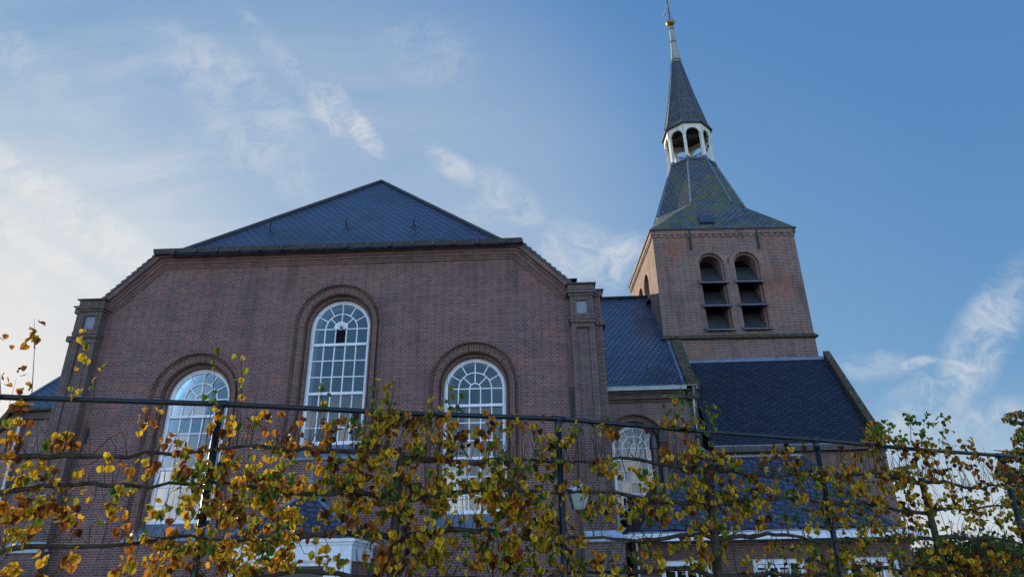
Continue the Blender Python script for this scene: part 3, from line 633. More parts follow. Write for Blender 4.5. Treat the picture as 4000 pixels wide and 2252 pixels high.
r_ = MB(); r_.tube([(-20.25, 25.15, 8.02), (-20.22, 25.35, 7.8), (-20.2, 25.38, 4.0)], .075, 10); r_.tube([(-20.2, 25.38, 6.95), (-20.2, 25.38, 7.0)], .09, 10); part(r_, 'downpipe', 'zinc')

# ------------------------------------------------------------------ tower
TW = 3.2
tower = thing('church_tower', 'square brick bell tower with paired louvred arches, mossy slate roof and slender spire', 'tower', (8.45, 30.77, 0), R(2.0))
def tp(mb, name, mats, parent=tower, **kw): return mb.build(name, mats, parent, **kw)
def side(k):
    c, s = math.cos(k*PI/2), math.sin(k*PI/2)
    return lambda a, b, h=0.0: (c*a-s*(-TW+h), s*a+c*(-TW+h), b)
OPS = [(-.74, 11.28, 14.44, .56), (.83, 11.30, 14.47, .56)]
w = MB()
for k in range(4):
    fn = side(k)
    w.wall([(-TW, 0), (TW, 0), (TW, 16.0), (-TW, 16.0)], [arch_path(c_, zb, zs, r, 18) for c_, zb, zs, r in OPS], fn)
tp(w, 'tower_wall', 'brick_tower')
c = MB()
for k in range(4):
    fn = side(k)
    def bb(a0, a1, h0, h1, z0, z1): c.hexa([fn(a0, z0, h0), fn(a1, z0, h0), fn(a1, z0, h1), fn(a0, z0, h1), fn(a0, z1, h0), fn(a1, z1, h0), fn(a1, z1, h1), fn(a0, z1, h1)])
    bb(-TW-.07, TW+.07-.002, -.07, .05, 15.93, 16.16)
    n = 21
    for j in range(n):
        a = -TW+.10+(2*TW-.2)*j/(n-1); bb(a-.075, a+.075, -.05, .02, 15.80, 15.93)
    bb(-TW-.02, TW+.018, -.02, .02, 15.86, 15.93)
tp(c, 'cornice', 'brick_arch')
c = MB()
for k in range(4):
    fn = side(k); a = TW+.13
    c.add([fn(-a, 10.95, -.13), fn(a, 10.95, -.13), fn(a-.002, 10.99, -.13), fn(-a, 10.99, -.13), fn(TW, 11.14, 0.001), fn(-TW, 11.14, 0.001), fn(-TW, 10.88, .001), fn(TW, 10.88, .001)], [(0, 1, 2, 3), (3, 2, 4, 5), (6, 7, 1, 0)])
tp(c, 'string_course', 'moss')
for k in range(4):
    fn = side(k)
    for ci, (cx, zb, zs, r) in enumerate(OPS):
        s = MB()
        s.sweep(arch_path(cx, zb, zs, r, 24), [(0, 0), (0, .13), (-.085, .13), (-.085, .85)], fn, 0)
        s.sweep(arc_path(cx, zs, r, 24), [(.30, .0), (.30, -.006), (0, -.006)], fn, 0)
        op = tp(s, 'belfry_opening', 'brick_arch')
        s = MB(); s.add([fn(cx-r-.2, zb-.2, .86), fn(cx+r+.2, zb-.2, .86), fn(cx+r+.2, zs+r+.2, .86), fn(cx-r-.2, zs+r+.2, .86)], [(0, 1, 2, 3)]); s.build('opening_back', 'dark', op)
        for j in range(3):
            z0 = zb+.16+j*1.10; wi = r-.088
            l = MB()
            l.hexa([fn(cx-wi, z0-.02, .13), fn(cx+wi, z0-.02, .13), fn(cx+wi, z0+.93, .84), fn(cx-wi, z0+.93, .84), fn(cx-wi, z0+.04, .13), fn(cx+wi, z0+.04, .13), fn(cx+wi, z0+.99, .84), fn(cx-wi, z0+.99, .84)])
            wo = r+.07
            l.hexa([fn(cx-wo, z0-.18, -.13), fn(cx+wo, z0-.18, -.13), fn(cx+wi+.08, z0-.02, .129), fn(cx-wi-.08, z0-.02, .129), fn(cx-wo, z0-.13, -.13), fn(cx+wo, z0-.13, -.13), fn(cx+wi+.08, z0+.04, .129), fn(cx-wi-.08, z0+.04, .129)])
            lo = l.build('louver', 'slate_louver', op)
            l = MB(); l.tube([fn(cx-wo, z0+.0, .02), fn(cx-wo-.01, z0-.13, -.14), fn(cx+wo+.01, z0-.13, -.14), fn(cx+wo, z0+.0, .02)], .026, 6); l.build('lead_edge', 'lead', lo)
def octo(ap, z):    # octagon aligned with the tower sides
    t = ap*math.tan(PI/8); return [(-t, -ap, z), (t, -ap, z), (ap, -t, z), (ap, t, z), (t, ap, z), (-t, ap, z), (-ap, t, z), (-ap, -t, z)]
E_ = 3.30; EZ = 16.17; o1 = octo(2.30, 18.12); o2 = octo(1.17, 21.35)
sq = [(-E_, -E_, EZ), (E_, -E_, EZ), (E_, E_, EZ), (-E_, E_, EZ)]
r_ = MB()
for k in range(4):
    a, b = sq[k], sq[(k+1) % 4]; p, q_ = o1[2*k], o1[2*k+1]
    r_.poly([a, b, q_, p]); r_.poly([b, o1[(2*k+2) % 8], q_])
sk = tp(r_, 'skirt_roof', 'slate_moss')
r_ = MB(); r_.hexa([(-.62-.32, -3.10, 16.50), (-.62+.32, -3.10, 16.50), (-.62+.32, -2.88, 16.93), (-.62-.32, -2.88, 16.93), (-.62-.34, -3.24, 16.56), (-.62+.34, -3.24, 16.56), (-.62+.34, -2.99, 17.05), (-.62-.34, -2.99, 17.05)])
r_.build('roof_hatch', 'hatch', sk)
r_ = MB(); r_.tube([sq[0], sq[1], sq[2], sq[3], sq[0]], .045, 6); r_.build('eave_edge', 'gutter', sk)
r_ = MB()
for k in range(8): r_.poly([o1[k], o1[(k+1) % 8], o2[(k+1) % 8], o2[k]])
ur = tp(r_, 'upper_roof', 'slate_moss')
r_ = MB()
for k in range(8): r_.tube([Vector(o1[k])+Vector((0, 0, .02)), Vector(o2[k])+Vector((0, 0, .02))], .05, 6)
r_.build('hip_flashing', 'lead', ur)
r_ = MB(); pa, pb = octo(1.21, 21.33), octo(1.21, 21.47)
for k in range(8): r_.quad(pa[k], pa[(k+1) % 8], pb[(k+1) % 8], pb[k])
r_.poly(pb); r_.build('platform', 'gutter', ur)
# open lantern
lan = MB(); hb, ht = octo(1.14, 23.05), octo(1.14, 23.70)
for k in range(8):      # arched beams between the posts
    a, b = Vector(octo(1.10, 0)[k]), Vector(octo(1.10, 0)[(k+1) % 8]); L = (b-a).length; d = (b-a)/L; n_ = Vector((d.y, -d.x, 0))
    hw = L/2; fnl = lambda x, z, h: tuple(a+d*(x+hw)+n_*h+Vector((0, 0, z)))
    ar = hw-.10; arc = [(-hw, 23.06), (-ar, 23.06)]+[(-ar*math.cos(PI*i/12), 23.06+ar*.95*math.sin(PI*i/12)) for i in range(1, 12)]+[(ar, 23.06), (hw, 23.06)]
    out = arc+[(hw, 23.70), (-hw, 23.70)]
    for h in (.05, -.05): lan.wall(out, [], lambda x, z, h=h: fnl(x, z, h))
    for i in range(len(out)):
        p, q_ = out[i], out[(i+1) % len(out)]; lan.quad(fnl(*p, .05), fnl(*q_, .05), fnl(*q_, -.05), fnl(*p, -.05))
la = tp(lan, 'lantern', 'cream')
for k in range(8):
    a = Vector(octo(1.06, 0)[k]); ang = math.atan2(a.y, a.x); c_, s_ = math.cos(ang), math.sin(ang)
    l = MB(); f_ = lambda u, v, z: (a.x+c_*u-s_*v, a.y+s_*u+c_*v, z)
    def pb_(w_, z0, z1): l.hexa([f_(u, v, z) for z in (z0, z1) for u, v in ((-w_, -w_), (w_, -w_), (w_, w_), (-w_, w_))])
    pb_(.075, 21.60, 23.12); pb_(.092, 23.03, 23.09)
    po = l.build('lantern_post', 'cream', la)
    l = MB(); l.lathe([(.16, 21.46), (.15, 21.55), (.10, 21.66)], (a.x, a.y), 8); l.build('lead_foot', 'lead', po)
l = MB(); l.poly(octo(1.14, 23.10+.56)); l.build('lantern_ceiling', 'wood_dark', la)
for k in range(8):      # wrought-iron scrolls hanging between the posts
    a, b = Vector(octo(1.03, 0)[k]), Vector(octo(1.03, 0)[(k+1) % 8]); d = (b-a).normalized(); mid = (a+b)/2
    s = MB(); s.tube([a+Vector((0, 0, 22.98)), b+Vector((0, 0, 22.98))], .02, 5)
    for sg in (-1, 1):
        pts = [mid+d*(sg*.15+rr*math.cos(t))+Vector((0, 0, 22.83+rr*math.sin(t))) for t, rr in ((i*.5, .13-.0035*i) for i in range(30))]
        s.tube(pts, .012, 4)
    s.build('iron_scroll', 'iron', la)
# spire
s1, s2, s3, s4 = octo(1.24, 23.66), octo(1.08, 24.05), octo(.62, 26.4), octo(.25, 28.72)
r_ = MB()
for lo_, hi_ in ((s1, s2), (s2, s3), (s3, s4)):
    for k in range(8): r_.poly([lo_[k], lo_[(k+1) % 8], hi_[(k+1) % 8], hi_[k]])
r_.poly(octo(1.235, 23.68))
sp = tp(r_, 'spire', 'slate_spire')
r_ = MB()
for k in range(8): r_.tube([s1[k], s2[k], s3[k], s4[k]], [.028, .028, .024, .02], 6)
r_.build('hip_flashing', 'gutter', sp)
r_ = MB(); r_.tube([octo(1.25, 23.66)[k % 8] for k in range(9)], .03, 5); r_.build('eave_edge', 'gutter', sp)
r_ = MB(); r_.lathe([(.30, 28.66), (.285, 28.8), (.20, 29.6), (.145, 30.3), (.125, 31.38), (.06, 31.44)], (0, 0), 8, rot=PI/8); cap = r_.build('spire_cap', 'lead_paint', sp)
for z, rr in ((28.78, .30), (30.22, .165), (31.22, .14)):
    q_ = MB(); q_.lathe([(rr, z-.02), (rr+.015, z), (rr, z+.03)], (0, 0), 10)
    for k in range(4): q_.tube([(rr*math.cos(k*1.57+.5), rr*math.sin(k*1.57+.5), z), ((rr+.10)*math.cos(k*1.57+.5), (rr+.10)*math.sin(k*1.57+.5), z+.03)], .013, 4)
    q_.build('iron_band', 'iron', cap)
r_ = MB(); r_.lathe([(.02, 31.50), (.14, 31.54), (.24, 31.64), (.275, 31.74), (.24, 31.83), (.12, 31.9), (.02, 31.92)], (0, 0), 20); tp(r_, 'ball_finial', 'gold', smooth=True)
r_ = MB(); r_.tube([(0, 0, 31.4), (0, 0, 34.6)], .035, 6); cz = 33.05
ad = Vector((.16, -1.0, 0)).normalized()
r_.tube([ad*-.85+Vector((0, 0, cz)), ad*.85+Vector((0, 0, cz))], .032, 6)
for t in (-.85, -.6, .6, .85):
    for sg in (-1, 1): r_.tube([ad*t+Vector((0, 0, cz)), ad*(t+.06)+Vector((.0, 0, cz+sg*.07)), ad*(t+.12)+Vector((0, 0, cz+sg*.05))], .014, 4)
for z in (32.2, 32.5, 33.6, 34.0):
    for sg in (-1, 1): r_.tube([(0, 0, z), (sg*.07, 0, z+.05), (sg*.11, 0, z+.0)], .014, 4)
tp(r_, 'cross', 'iron')
for x in (-1.53, 1.52):
    a = MB(); a.box(x-.03, x+.03, -TW-.10, -TW-.005, 15.15, 16.12); tp(a, 'wall_anchor', 'iron')
a = MB(); a.tube([Vector(p)+Vector((-.05, 0, .05)) for p in (sq[3], o1[7], o2[7])], .012, 4); a.tube([Vector(p)+Vector((-.06, -.02, .0)) for p in (s1[7], s3[7], s4[7])], .012, 4); a.tube([sq[1], o1[1]], .012, 4)
for k in range(14):
    t = k/13; p = Vector(s3[7]).lerp(Vector(s4[7]), t*1.25) if k > 6 else Vector(s1[7]).lerp(Vector(s3[7]), k/7); a.tube([p, p+Vector((-.07, -.02, .05)), p+Vector((-.12, -.03, .02))], .010, 4)
tp(a, 'lightning_wire', 'iron')

# ------------------------------------------------------------------ annex
AX0, AX1, AY = 1.92, 8.88, 17.2
annex = thing('annex', 'low brick annex with dark slate hipped roof, white fascia and small white windows', 'annex', (5.4, 18.5, 0))
def ap(mb, name, mats, parent=annex, **kw): return part(mb, name, mats, parent, **kw)
AWY = AY+.4; AWN = [(2.77, 3.99), (4.94, 6.18), (7.12, 8.37)]
w = MB(); w.wall([(2.12, 0), (8.70, 0), (8.70, 2.5), (2.12, 2.5)], [[(a, .85), (b, .85), (b, 2.03), (a, 2.03)] for a, b in AWN], front(AWY))
w.quad((2.12, AWY, 0), (2.12, 23, 0), (2.12, 23, 2.5), (2.12, AWY, 2.5)); w.quad((8.70, AWY, 0), (8.70, 23, 0), (8.70, 23, 2.5), (8.70, AWY, 2.5))
ap(w, 'annex_wall', 'brick_annex')
w = MB(); w.box(AX0, AX1, AY, 23.4, 2.45, 2.60); w.box(AX0-.02, AX1+.02, AY-.02, 23.42, 2.575, 2.61); ap(w, 'fascia', 'white')
ix, iy, iz = .45, .42, 2.72; rz_ = 4.62; run = (rz_-iz)/math.tan(R(55))
b = [(AX0+ix, AY+iy, iz), (AX1-ix, AY+iy, iz), (AX1-ix, 23.4, iz), (AX0+ix, 23.4, iz)]; t = [(AX0+ix+run, AY+iy+run, rz_), (AX1-ix-run, AY+iy+run, rz_), (AX1-ix-run, 23.4, rz_), (AX0+ix+run, 23.4, rz_)]
r_ = MB(); r_.quad(b[0], b[1], t[1], t[0]); r_.quad(b[1], b[2], t[2], t[1]); r_.quad(b[3], b[0], t[0], t[3]); r_.quad(t[0], t[1], t[2], t[3])
ar_ = ap(r_, 'annex_roof', 'slate_annex')
r_ = MB(); r_.tube([b[0], t[0], t[1], b[1]], .045, 6); r_.build('hip_flashing', 'gutter', ar_)
r_ = MB(); r_.box(t[0][0], t[1][0], t[0][1]-.06, t[0][1]+.25, rz_, rz_+.05); r_.build('ridge_lead', 'lead', ar_)
r_ = MB(); r_.box(AX0+.1, AX1-.1, AY+.08, AY+iy+.02, 2.612, 2.66); r_.build('gutter_lining', 'lead', ar_)
for a, b_ in AWN:
    f = MB(); y = AWY+.06; f.box(a, a+.11, y, y+.1, .85, 2.03); f.box(b_-.11, b_, y, y+.1, .85, 2.03); f.box(a+.11, b_-.11, y, y+.1, 1.91, 2.03); f.box(a+.11, b_-.11, y, y+.1, .85, .95)
    f.box(a+.13, b_-.13, y+.02, y+.09, 1.83, 1.895)
    for k in range(1, 4): x = a+.11+(b_-a-.22)*k/4; f.box(x-.025, x+.025, y+.02, y+.08, .95, 1.83)
    for z in (1.25, 1.55): f.box(a+.11, b_-.11, y+.022, y+.078, z-.014, z+.014)
    wn = ap(f, 'window', 'white'); q_ = MB(); q_.quad((a+.05, y+.06, .9), (b_-.05, y+.06, .9), (b_-.05, y+.06, 1.98), (a+.05, y+.06, 1.98)); q_.build('pane', 'glass', wn)
    q_ = MB(); q_.box(a+.02, b_-.02, y+.6, y+.65, .9, 2.0); q_.build('pane_backing', 'dark', wn)  # near-black sheet set behind each annex pane
r_ = MB(); r_.tube([(2.22, AWY-.07, 0), (2.22, AWY-.07, 2.44)], .04, 10); r_.tube([(2.22, AWY-.07, 1.86), (2.22, AWY-.07, 1.90)], .05, 10); r_.tube([(2.22, AWY-.07, 1.94), (2.22, AWY-.07, 1.97)], .05, 10); ap(r_, 'downpipe', 'zinc')
for x, y, z0, z1, rr in ((3.22, 18.3, 4.0, 5.28, .105), (2.98, 18.25, 3.85, 5.12, .085)):
    r_ = MB(); r_.lathe([(rr, z0-.4), (rr, z1-.36), (rr*1.28, z1-.33), (rr*1.05, z1-.05), (rr*.9, z1)], (x, y), 14)
    r_.lathe([(rr*.5, z1), (rr*.5, z1+.04), (rr*1.15, z1+.05), (rr*.3, z1+.09)], (x, y), 14); ap(r_, 'flue', 'flue')

# ------------------------------------------------------------------ street lamp
lx, ly = .60, 11.5
lamp = thing('street_lamp', 'green street lamp with white-capped opal lantern between hedge and church pier', 'street lamp', (lx, ly, 0))
m = MB(); m.lathe([(.09, 0), (.09, .5), (.06, .6), (.045, .7), (.04, 2.60), (.06, 2.64), (.06, 2.66)], (0, 0), 12); m.build('post', 'frame_green', lamp)
m = MB(); m.lathe([(.13, 2.66), (.15, 2.68), (.235, 2.93)], (0, 0), 4, rot=PI/4); ln = m.build('lantern', 'frosted', lamp)
m = MB()
for k in range(4):
    a = PI/4+k*PI/2; m.tube([(.15*math.cos(a), .15*math.sin(a), 2.67), (.24*math.cos(a), .24*math.sin(a), 2.94)], .012, 5)
m.build('lantern_frame', 'frame_green', ln)
m = MB(); m.lathe([(.29, 2.93), (.28, 2.95), (.17, 3.03), (.06, 3.07), (.04, 3.12), (.01, 3.14)], (0, 0), 4, rot=PI/4); m.build('cap', 'stone', lamp)

# ------------------------------------------------------------------ espalier frame
FP = [(-9.0, 4.02), (-2.83, 5.79), (.18, 6.73), (3.25, 8.23), (6.29, 9.73), (12.0, 12.75)]
FS = [-6.42, 0.0, 3.15, 6.57, 9.96, 16.42]
def fpt(s, z, off=0.0):
    i = 0
    while i < len(FS)-2 and s > FS[i+1]: i += 1
    a = Vector(FP[i]); b = Vector(FP[i+1]); d = (b-a).normalized(); p = a+d*(s-FS[i])+Vector((d.y, -d.x))*off
    return Vector((p.x, p.y, z))
def fnorm(s):
    a = fpt(s-.01, 0); b = fpt(s+.01, 0); d = (b-a).normalized(); return Vector((d.y, -d.x, 0)), d
frame = thing('trellis_frame', 'dark green tubular steel frame carrying the row of trained lime trees', 'trellis', (-2.83, 5.79, 0))
inv = Vector((2.83, -5.79, 0))
m = MB(); m.tube([fpt(s, 3.095-.012*math.sin(max(0, min(1, (s % 3.3)/3.3))*PI))+inv for s in (-6.2, -4.8, -3.2, -1.6, 0, 1.6, 3.15, 4.8, 6.57, 8.2, 9.96, 13, 16.2)], .0245, 14); m.build('rail', 'frame_green', frame, smooth=True)
for s in (-3.3, 0, 3.15, 6.57, 9.96, 13.3):
    m = MB(); p = fpt(s, 0)+inv; q_ = p+Vector((0, 0, 1))
    m.tube([p, p+Vector((0, 0, 2.98))], .033, 14); m.tube([p+Vector((0, 0, 2.98)), p+Vector((0, 0, 3.085))], .036, 14)
    m.tube([fpt(s-.07, 3.095)+inv, fpt(s+.07, 3.095)+inv], .031, 14)
    m.build('post', 'frame_green', frame, smooth=True)
# ------------------------------------------------------------------ trained lime trees
DENS = 0.75
# leaf masses on the frame: along it (m), height (m), count, tint
RECTS = [(10.4,13.2,1.6,2.3,190,0),(10.4,13.2,2.3,3.0,150,1),(-3.4,-1.75,1.7,2.8,240,1),(3.15,3.5,2.2,2.5,30,0),(-1.71,-1.56,2.89,3.24,18,1),(-1.63,-1.11,2.61,2.86,60,1),(-1.56,-1.01,2.37,2.55,75,0),(-1.49,-0.95,2.06,2.29,150,1),(-1.45,-1.24,1.96,2.06,25,0),(-1.25,-1.11,1.85,1.96,6,1),(-1.38,-1.12,1.7,1.8,16,1),(-1.08,-0.87,1.76,1.87,6,1),(-0.87,-0.41,2.48,2.6,12,1),(-0.77,-0.48,2.14,2.46,40,0),(-0.65,-0.5,1.94,2.06,7,1),(-0.87,-0.28,1.71,1.88,30,0),(-0.6,0.02,2.85,3.05,22,1),(-0.49,-0.28,2.67,2.85,6,1),(-0.27,0.14,2.6,2.77,45,0),(-0.26,0.13,2.34,2.6,90,2),(-0.53,-0.37,2.5,2.61,10,0),(-0.31,0.13,2.1,2.32,80,0),(-0.42,0.16,1.9,2.02,90,2),(-0.54,-0.01,1.71,1.88,70,1),(0.06,0.58,2.78,3.08,60,1),(0.09,0.61,2.5,2.76,85,0),(0.09,0.65,2.1,2.48,190,0),(0.15,0.7,1.74,2.02,160,0),(0.68,1.26,2.67,2.99,110,1),(1.26,2.04,2.66,3.12,290,0),(1.39,1.77,2.99,3.14,40,1),(2.05,2.65,2.68,3.0,65,1),(0.37,0.93,2.33,2.66,150,0),(0.97,1.24,2.38,2.65,100,2),(1.2,1.98,2.3,2.66,250,0),(1.7,2.08,2.28,2.53,90,2),(2.13,2.67,2.29,2.66,150,0),(0.21,1.31,2.06,2.33,170,0),(1.33,2.06,2.0,2.35,170,0),(2.06,2.66,2.08,2.33,85,0),(0.25,0.75,1.71,2.02,100,0),(0.75,1.4,1.71,2.02,50,0),(1.4,1.95,1.66,2.02,180,0),(1.95,2.66,1.74,2.02,130,0),(2.42,2.91,2.79,3.16,60,1),(2.96,3.23,2.7,3.0,65,0),(2.42,3.21,2.43,2.69,130,2),(2.42,3.19,2.06,2.38,240,0),(2.42,3.31,1.73,2.02,240,0),(2.65,3.97,1.62,1.73,60,0),(3.44,3.8,2.9,3.11,28,1),(3.56,3.77,2.5,2.75,45,0),(3.47,3.73,2.16,2.33,40,0),(3.73,4.43,2.15,2.37,140,0),(3.87,4.44,3.02,3.15,14,1),(4.39,4.8,2.77,3.19,75,1),(4.4,5.21,2.68,2.87,140,0),(3.91,4.37,2.42,2.65,45,0),(4.53,5.03,2.41,2.63,90,0),(4.6,5.31,2.24,2.45,110,0),(4.63,5.19,2.04,2.21,80,0),(5.15,5.61,2.51,2.79,55,1),(5.1,5.66,2.2,2.52,95,0),(3.47,4.17,1.75,2.03,65,0),(4.16,5.11,1.72,2.01,70,0),(4.63,5.05,1.62,1.77,40,0),(3.33,3.5,1.64,1.98,25,0),(5.58,6.35,2.64,3.11,75,1),(6.12,6.59,2.63,2.9,75,2),(5.34,6.48,2.15,2.53,150,0),(6.45,8.35,2.09,2.74,560,0),(7.52,7.98,2.72,3.39,150,0),(7.9,8.42,2.73,3.26,130,1),(6.75,7.52,2.69,3.12,80,1),(8.33,9.34,2.67,3.16,130,1),(9.23,10.45,2.64,3.26,150,1),(8.31,10.13,2.14,2.56,230,2),(5.98,8.19,1.87,2.17,220,2),(6.21,8.16,1.59,1.87,330,2),(8.13,9.81,1.57,1.93,300,1),(5.46,5.99,1.79,1.99,40,0),(5.15,6.2,1.61,1.79,40,0)]
SHOOTS= [(-1.48,3.11,-1.61,3.77,1,14),(-1.14,3.09,-1.19,3.72,0,14),(-1.7,3.08,-1.85,3.66,1,10),(-1.01,3.09,-1.05,3.41,2,6),(-0.06,3.06,-0.15,3.64,2,9),(0.18,3.1,0.11,3.58,2,9),(0.89,3.08,0.82,3.37,2,5),(1.35,3.1,1.32,3.4,2,6),(1.49,3.11,1.49,3.42,2,9),(2.05,3.11,2.02,3.45,2,6),(2.13,3.11,2.14,3.29,2,5),(4.53,3.12,4.56,3.49,2,24),(4.81,3.09,4.84,3.4,2,10),(4.97,3.1,5.07,3.41,2,24),(7.59,3.15,7.66,3.41,2,24),(7.8,3.16,7.84,3.41,2,16),(8.19,3.14,8.3,3.58,2,22),(8.37,3.13,8.57,3.53,2,16),(8.79,3.14,8.97,3.59,2,18),(8.0,3.13,8.0,3.27,2,8)]

PAL = [np.array([(.70, .42, .022), (.58, .32, .018), (.46, .30, .022), (.25, .25, .026), (.09, .15, .028), (.52, .19, .018), (.22, .07, .016), (.085, .032, .014)]),]
PW = [np.array([.20, .16, .15, .13, .13, .10, .08, .05]), np.array([.12, .14, .03, .02, .03, .34, .20, .12]), np.array([.15, .13, .17, .17, .24, .06, .05, .03])]
PWS = [np.array([.30, .15, .2, .25, .1, 0, 0, 0]), np.array([.1, .1, .02, .05, .03, .45, .2, .05]), np.array([.02, .03, .12, .33, .5, 0, 0, 0])]
LV = np.array([(0, .05, 0), (0, .38, 0), (0, .70, 0), (0, 1.03, 0)]+[(s*u, v, 1) for s in (1, -1) for u, v in ((.26, -.04), (.46, .14), (.50, .40), (.40, .64), (.19, .86))], float)
LF = []
for o_ in (4, 9): 
    LF += [(0, o_, o_+1, 1), (1, o_+1, o_+2, o_+2), (1, o_+2, o_+3, 2), (2, o_+3, o_+4, 3)]
LF = [tuple(dict.fromkeys(f)) for f in LF]
class Leaves:
    def __init__(s): s.V = []; s.F = []; s.C = []; s.n = 0
    def leaf(s, p, size, nrm, down, col, fold, curl):
        n_ = nrm/np.linalg.norm(nrm); v = down-n_*down.dot(n_); v /= np.linalg.norm(v); u = np.cross(v, n_)
        L = LV.copy(); asp = rng.uniform(.9, 1.1)
        w_ = np.abs(L[:, 0])*fold+curl*(L[:, 1]-.4)**2+L[:, 2]*rng.normal(0, .08, len(L))
        P = p+size*(L[:, :1]*asp*u+L[:, 1:2]*v+w_[:, None]*n_)
        s.V.append(P); o_ = s.n*len(LV); s.F += [tuple(o_+i for i in f) for f in LF]
        c = np.tile(col, (len(LV), 1))*rng.uniform(.88, 1.12)
        r_ = rng.random()
        if r_ < .30: e = rng.random(len(LV)) < .35; c[e] = c[e]*.35+np.array((.10, .035, .012))*.65
        elif r_ < .5: c[3] = c[8] = c[13] = np.array((.16, .055, .015))
        s.C.append(c); s.n += 1
    def build(s, name, parent, mat='leaf'):
        V = np.concatenate(s.V); me = bpy.data.meshes.new(name); me.from_pydata(V.tolist(), [], s.F); me.update()
        at = me.color_attributes.new('leaf', 'FLOAT_COLOR', 'POINT'); C = np.concatenate(s.C); at.data.foreach_set('color', np.concatenate([C, np.ones((len(C), 1))], 1).ravel())
        me.materials.append(M[mat]); me.polygons.foreach_set('use_smooth', [True]*len(me.polygons))
        o = bpy.data.objects.new(name, me); COL.objects.link(o); o.parent = parent; return o
def pick(w_): return PAL[0][rng.choice(8, p=w_/w_.sum())]
TR = [-1.72, 1.60, 4.88, 8.20, 11.5]
TLAB = ['trained lime tree at the left edge, sparse bare twigs against the gable', 'trained lime tree before the gable windows, densest yellow foliage on the top tier', 'trained lime tree before the nave window and annex, open yellow foliage',
        'trained lime tree before the right end of the annex, green shoots against sky', 'trained lime tree at the right edge, brown leaves before the pine']
trees = [thing('lime_tree', TLAB[i], 'tree', fpt(TR[i], 0, .03), 0, 'row of trained lime trees') for i in range(5)]
tinv = [np.array((-t_.location.x, -t_.location.y, 0)) for t_ in trees]
def owner(s): return min(range(5), key=lambda i: abs(TR[i]-s))
TZ = [2.69, 2.37, 2.0, 1.66, 1.30]
brz = lambda s, k: TZ[k]+.035*math.sin(s*1.9+k*2.1)+.02*math.sin(s*5.3+k)-(.12*max(0, -s-.1) if k == 2 else 0)+(-.05 if k == 0 and s < -.6 else 0)
LVS = [Leaves() for _ in trees]; TWG = [MB() for _ in trees]
for i, s0 in enumerate(TR):
    inv_ = Vector(tinv[i]); m = MB()
    pts = [fpt(s0+.02*math.sin(z*2.2+i), z, .03)+inv_ for z in np.linspace(0, 2.72, 10)]
    m.tube(pts, [.058-.009*z for z in np.linspace(0, 2.72, 10)], 10); m.build('trunk', 'bark', trees[i], smooth=True)
    for k in range(5):
        for sg in (-1, 1):
            ss = [s0+sg*t for t in np.linspace(0.0, 1.66, 15)]
            pts = [fpt(s, brz(s, k)+rng.normal(0, .008)-(.05*math.exp(-abs(s-s0)*6)), .02+rng.normal(0, .008))+inv_ for s in ss]
            m = MB(); m.tube(pts, list(np.linspace(.026, .012, 15)*rng.uniform(.85, 1.1)), 8); m.build('branch', 'bark', trees[i], smooth=True)
def add_leaf(s, z, off, col, size=None, droop=.35, o_=None):
    i = owner(s) if o_ is None else o_; p = np.array(fpt(s, z, off))+tinv[i]; fn_, d_ = fnorm(s)
    a = rng.normal(0, .85); el = rng.normal(.15, .55); fn_ = np.array(fn_); d_ = np.array(d_)
    n_ = (fn_*math.cos(a)+d_*math.sin(a))*math.cos(el)+np.array((0, 0, math.sin(el)))
    dn = np.array((0, 0, -1.0))+rng.normal(0, droop, 3)
    LVS[i].leaf(p, size or rng.uniform(.046, .082), n_, dn, col, rng.uniform(-.15, .75), rng.uniform(-.9, .9))
def twig(i, a, b, r0_=.0045, bend=.03):
    inv_ = Vector(tinv[i]); a = a+inv_; b = b+inv_; m_ = (a+b)/2+Vector(rng.normal(0, bend, 3)); TWG[i].tube([a, a.lerp(m_, .6), m_, b.lerp(m_, .4), b], [r0_, r0_*.85, r0_*.7, r0_*.55, r0_*.35], 4)
for s0, s1, z0, z1, n_, c_ in RECTS:
    n_ = int(n_*DENS); j = 0
    while j < n_:
        s = rng.uniform(s0-.03, s1+.03); z = rng.uniform(z0, z1); off = rng.normal(.02, .09); base = pick(PW[c_]); k = rng.integers(2, 6)
        if rng.random() < .7:
            kt = min(range(5), key=lambda q_: abs(TZ[q_]-z)); sa = s+rng.normal(0, .07); twig(owner(s), fpt(sa, brz(sa, kt), .02), fpt(s, z, off), .0032, .02)
        for _ in range(k):
            col = base if rng.random() < .5 else pick(PW[c_])
            add_leaf(s+rng.normal(0, .035), z+rng.normal(0, .04), off+rng.normal(0, .03), col); j += 1
for i, s0 in enumerate(TR):
    for k in range(5):
        for _ in range(38):
            s = s0+rng.uniform(-1.64, 1.64); h = abs(rng.normal(0, .2))+.08; dn = rng.random() < .18
            a = fpt(s, brz(s, k), .02); b = fpt(s+rng.normal(0, .09), brz(s, k)+(-h*.7 if dn else h), .02+rng.normal(0, .07)); twig(i, a, b)
    for _ in range(24):     # long water shoots on the top tier
        s = s0+rng.uniform(-1.64, 1.64); a = fpt(s, brz(s, 0), .02); b = fpt(s+rng.normal(0, .08), 2.69+rng.uniform(.2, .42), .02+rng.normal(0, .05)); twig(i, a, b, .0042, .02)
for s0, z0, s1, z1, c_, n_ in SHOOTS:
    i = owner(s0); a = fpt(s0, brz(s0, 0), .02); mid = fpt(s0, z0, .03); b = fpt(s1, z1, .05)
    twig(i, a, mid, .006, .008); twig(i, mid, b, .0045, .012)
    for j in range(n_):
        t = rng.uniform(0, 1) if n_ > 12 else (j+.5)/n_
        sp_ = .035 if n_ < 16 else .07
        add_leaf(s0+(s1-s0)*t+rng.normal(0, sp_), z0+(z1-z0)*t+rng.normal(0, .02), .04+rng.normal(0, .04), pick(PWS[c_]), rng.uniform(.04, .075), .3, i)
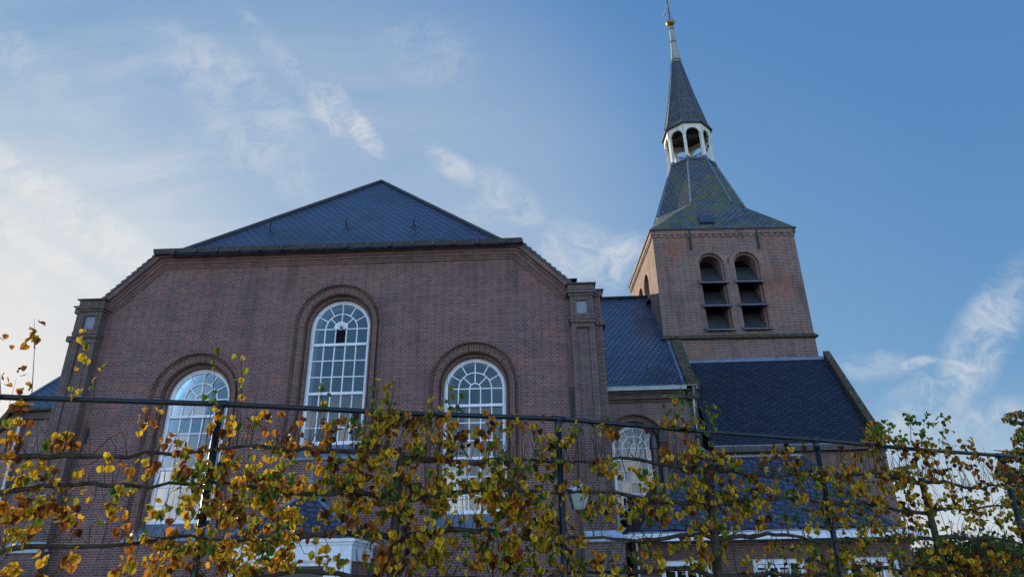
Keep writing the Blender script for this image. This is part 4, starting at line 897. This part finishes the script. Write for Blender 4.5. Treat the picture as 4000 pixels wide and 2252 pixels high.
for i in range(5):
    if TWG[i].v: TWG[i].build('twigs', 'twig', trees[i])['kind'] = 'stuff'
    if LVS[i].n: LVS[i].build('foliage', trees[i])

# ------------------------------------------------------------------ trees beyond
def clump_tree(name, label, cat, loc, clumps, pal, pw, mat='needle', trunk=None, size=.12, group=None):
    root = thing(name, label, cat, loc, 0, group); L = Leaves()
    for cx, cy, cz, rx, rz, n_ in clumps:
        for _ in range(n_):
            v = rng.normal(0, 1, 3); v /= np.linalg.norm(v); q = v*np.array((rx, rx, rz))*rng.uniform(.45, 1.0)**.5
            L.leaf(np.array((cx, cy, cz))+q, rng.uniform(.6, 1.3)*size, v+rng.normal(0, .6, 3), np.array((0, 0, -1.0))+rng.normal(0, .7, 3), pal[rng.choice(len(pal), p=pw)], rng.uniform(0, .4), rng.uniform(-.3, .3))
    L.build('crown', root, mat)
    if trunk:
        m = MB()
        for pts, rr in trunk: m.tube(pts, rr, 8)
        m.build('trunk', 'pine_bark', root, smooth=True)
    return root
PINE = np.array([(.08, .12, .05), (.13, .16, .05), (.22, .17, .05), (.06, .10, .05), (.26, .15, .05)]); PPW = np.array([.3, .28, .17, .15, .10])
cl = []
for k in range(110):
    z = 1.2+6.5*(k/110); rr = 3.9*(1-.5*(k/110))*rng.uniform(.35, 1.0); a = rng.uniform(0, 2*PI); cl.append((rr*math.cos(a), rr*math.sin(a), z+rng.normal(0, .2), rng.uniform(.35, .8), rng.uniform(.2, .4), 130))
tk = [([(0, 0, 0), (.1, 0, 4), (.2, .1, 7.6)], [.3, .2, .06])]
for k in range(12):
    a = k*2.4; z = 2.2+k*.45; tk.append(([(.1, 0, z), (1.6*math.cos(a), 1.6*math.sin(a), z+.3), (2.6*math.cos(a), 2.6*math.sin(a), z+.5)], [.07, .05, .02]))
clump_tree('pine_tree', 'tall bushy pine with yellowing needles at the right edge behind the hedge', 'tree', (22.9, 31, 0), cl, PINE, PPW, trunk=tk, size=.17)
BUSH = np.array([(.12, .16, .03), (.07, .11, .025), (.20, .21, .04), (.05, .08, .02)]); BPW = np.array([.35, .3, .2, .15])
for (x, y, hgt, wd, lab) in ((12.2, 24.5, 2.75, .9, 'narrow yellow-green shrub close beside the far corner of the annex'), (13.5, 23.0, 2.95, 1.2, 'rounded yellow-green shrub, middle of the three beside the annex'), (15.2, 24.0, 2.8, 1.3, 'dense green shrub at the right edge in front of the pine')):
    cl = [(rng.normal(0, wd*.5), rng.normal(0, wd*.4), rng.uniform(.5, hgt-.45), rng.uniform(.5, .9), rng.uniform(.35, .55), 220) for _ in range(30)]
    clump_tree('shrub', lab, 'shrub', (x, y, 0), cl, BUSH, BPW, size=.10, group='shrubs beside the annex', trunk=[([(0, 0, 0), (.05, 0, 1.4)], [.08, .03]), ([(0, 0, .4), (.5, .1, 1.5)], [.05, .02]), ([(0, 0, .4), (-.5, -.1, 1.5)], [.05, .02])])
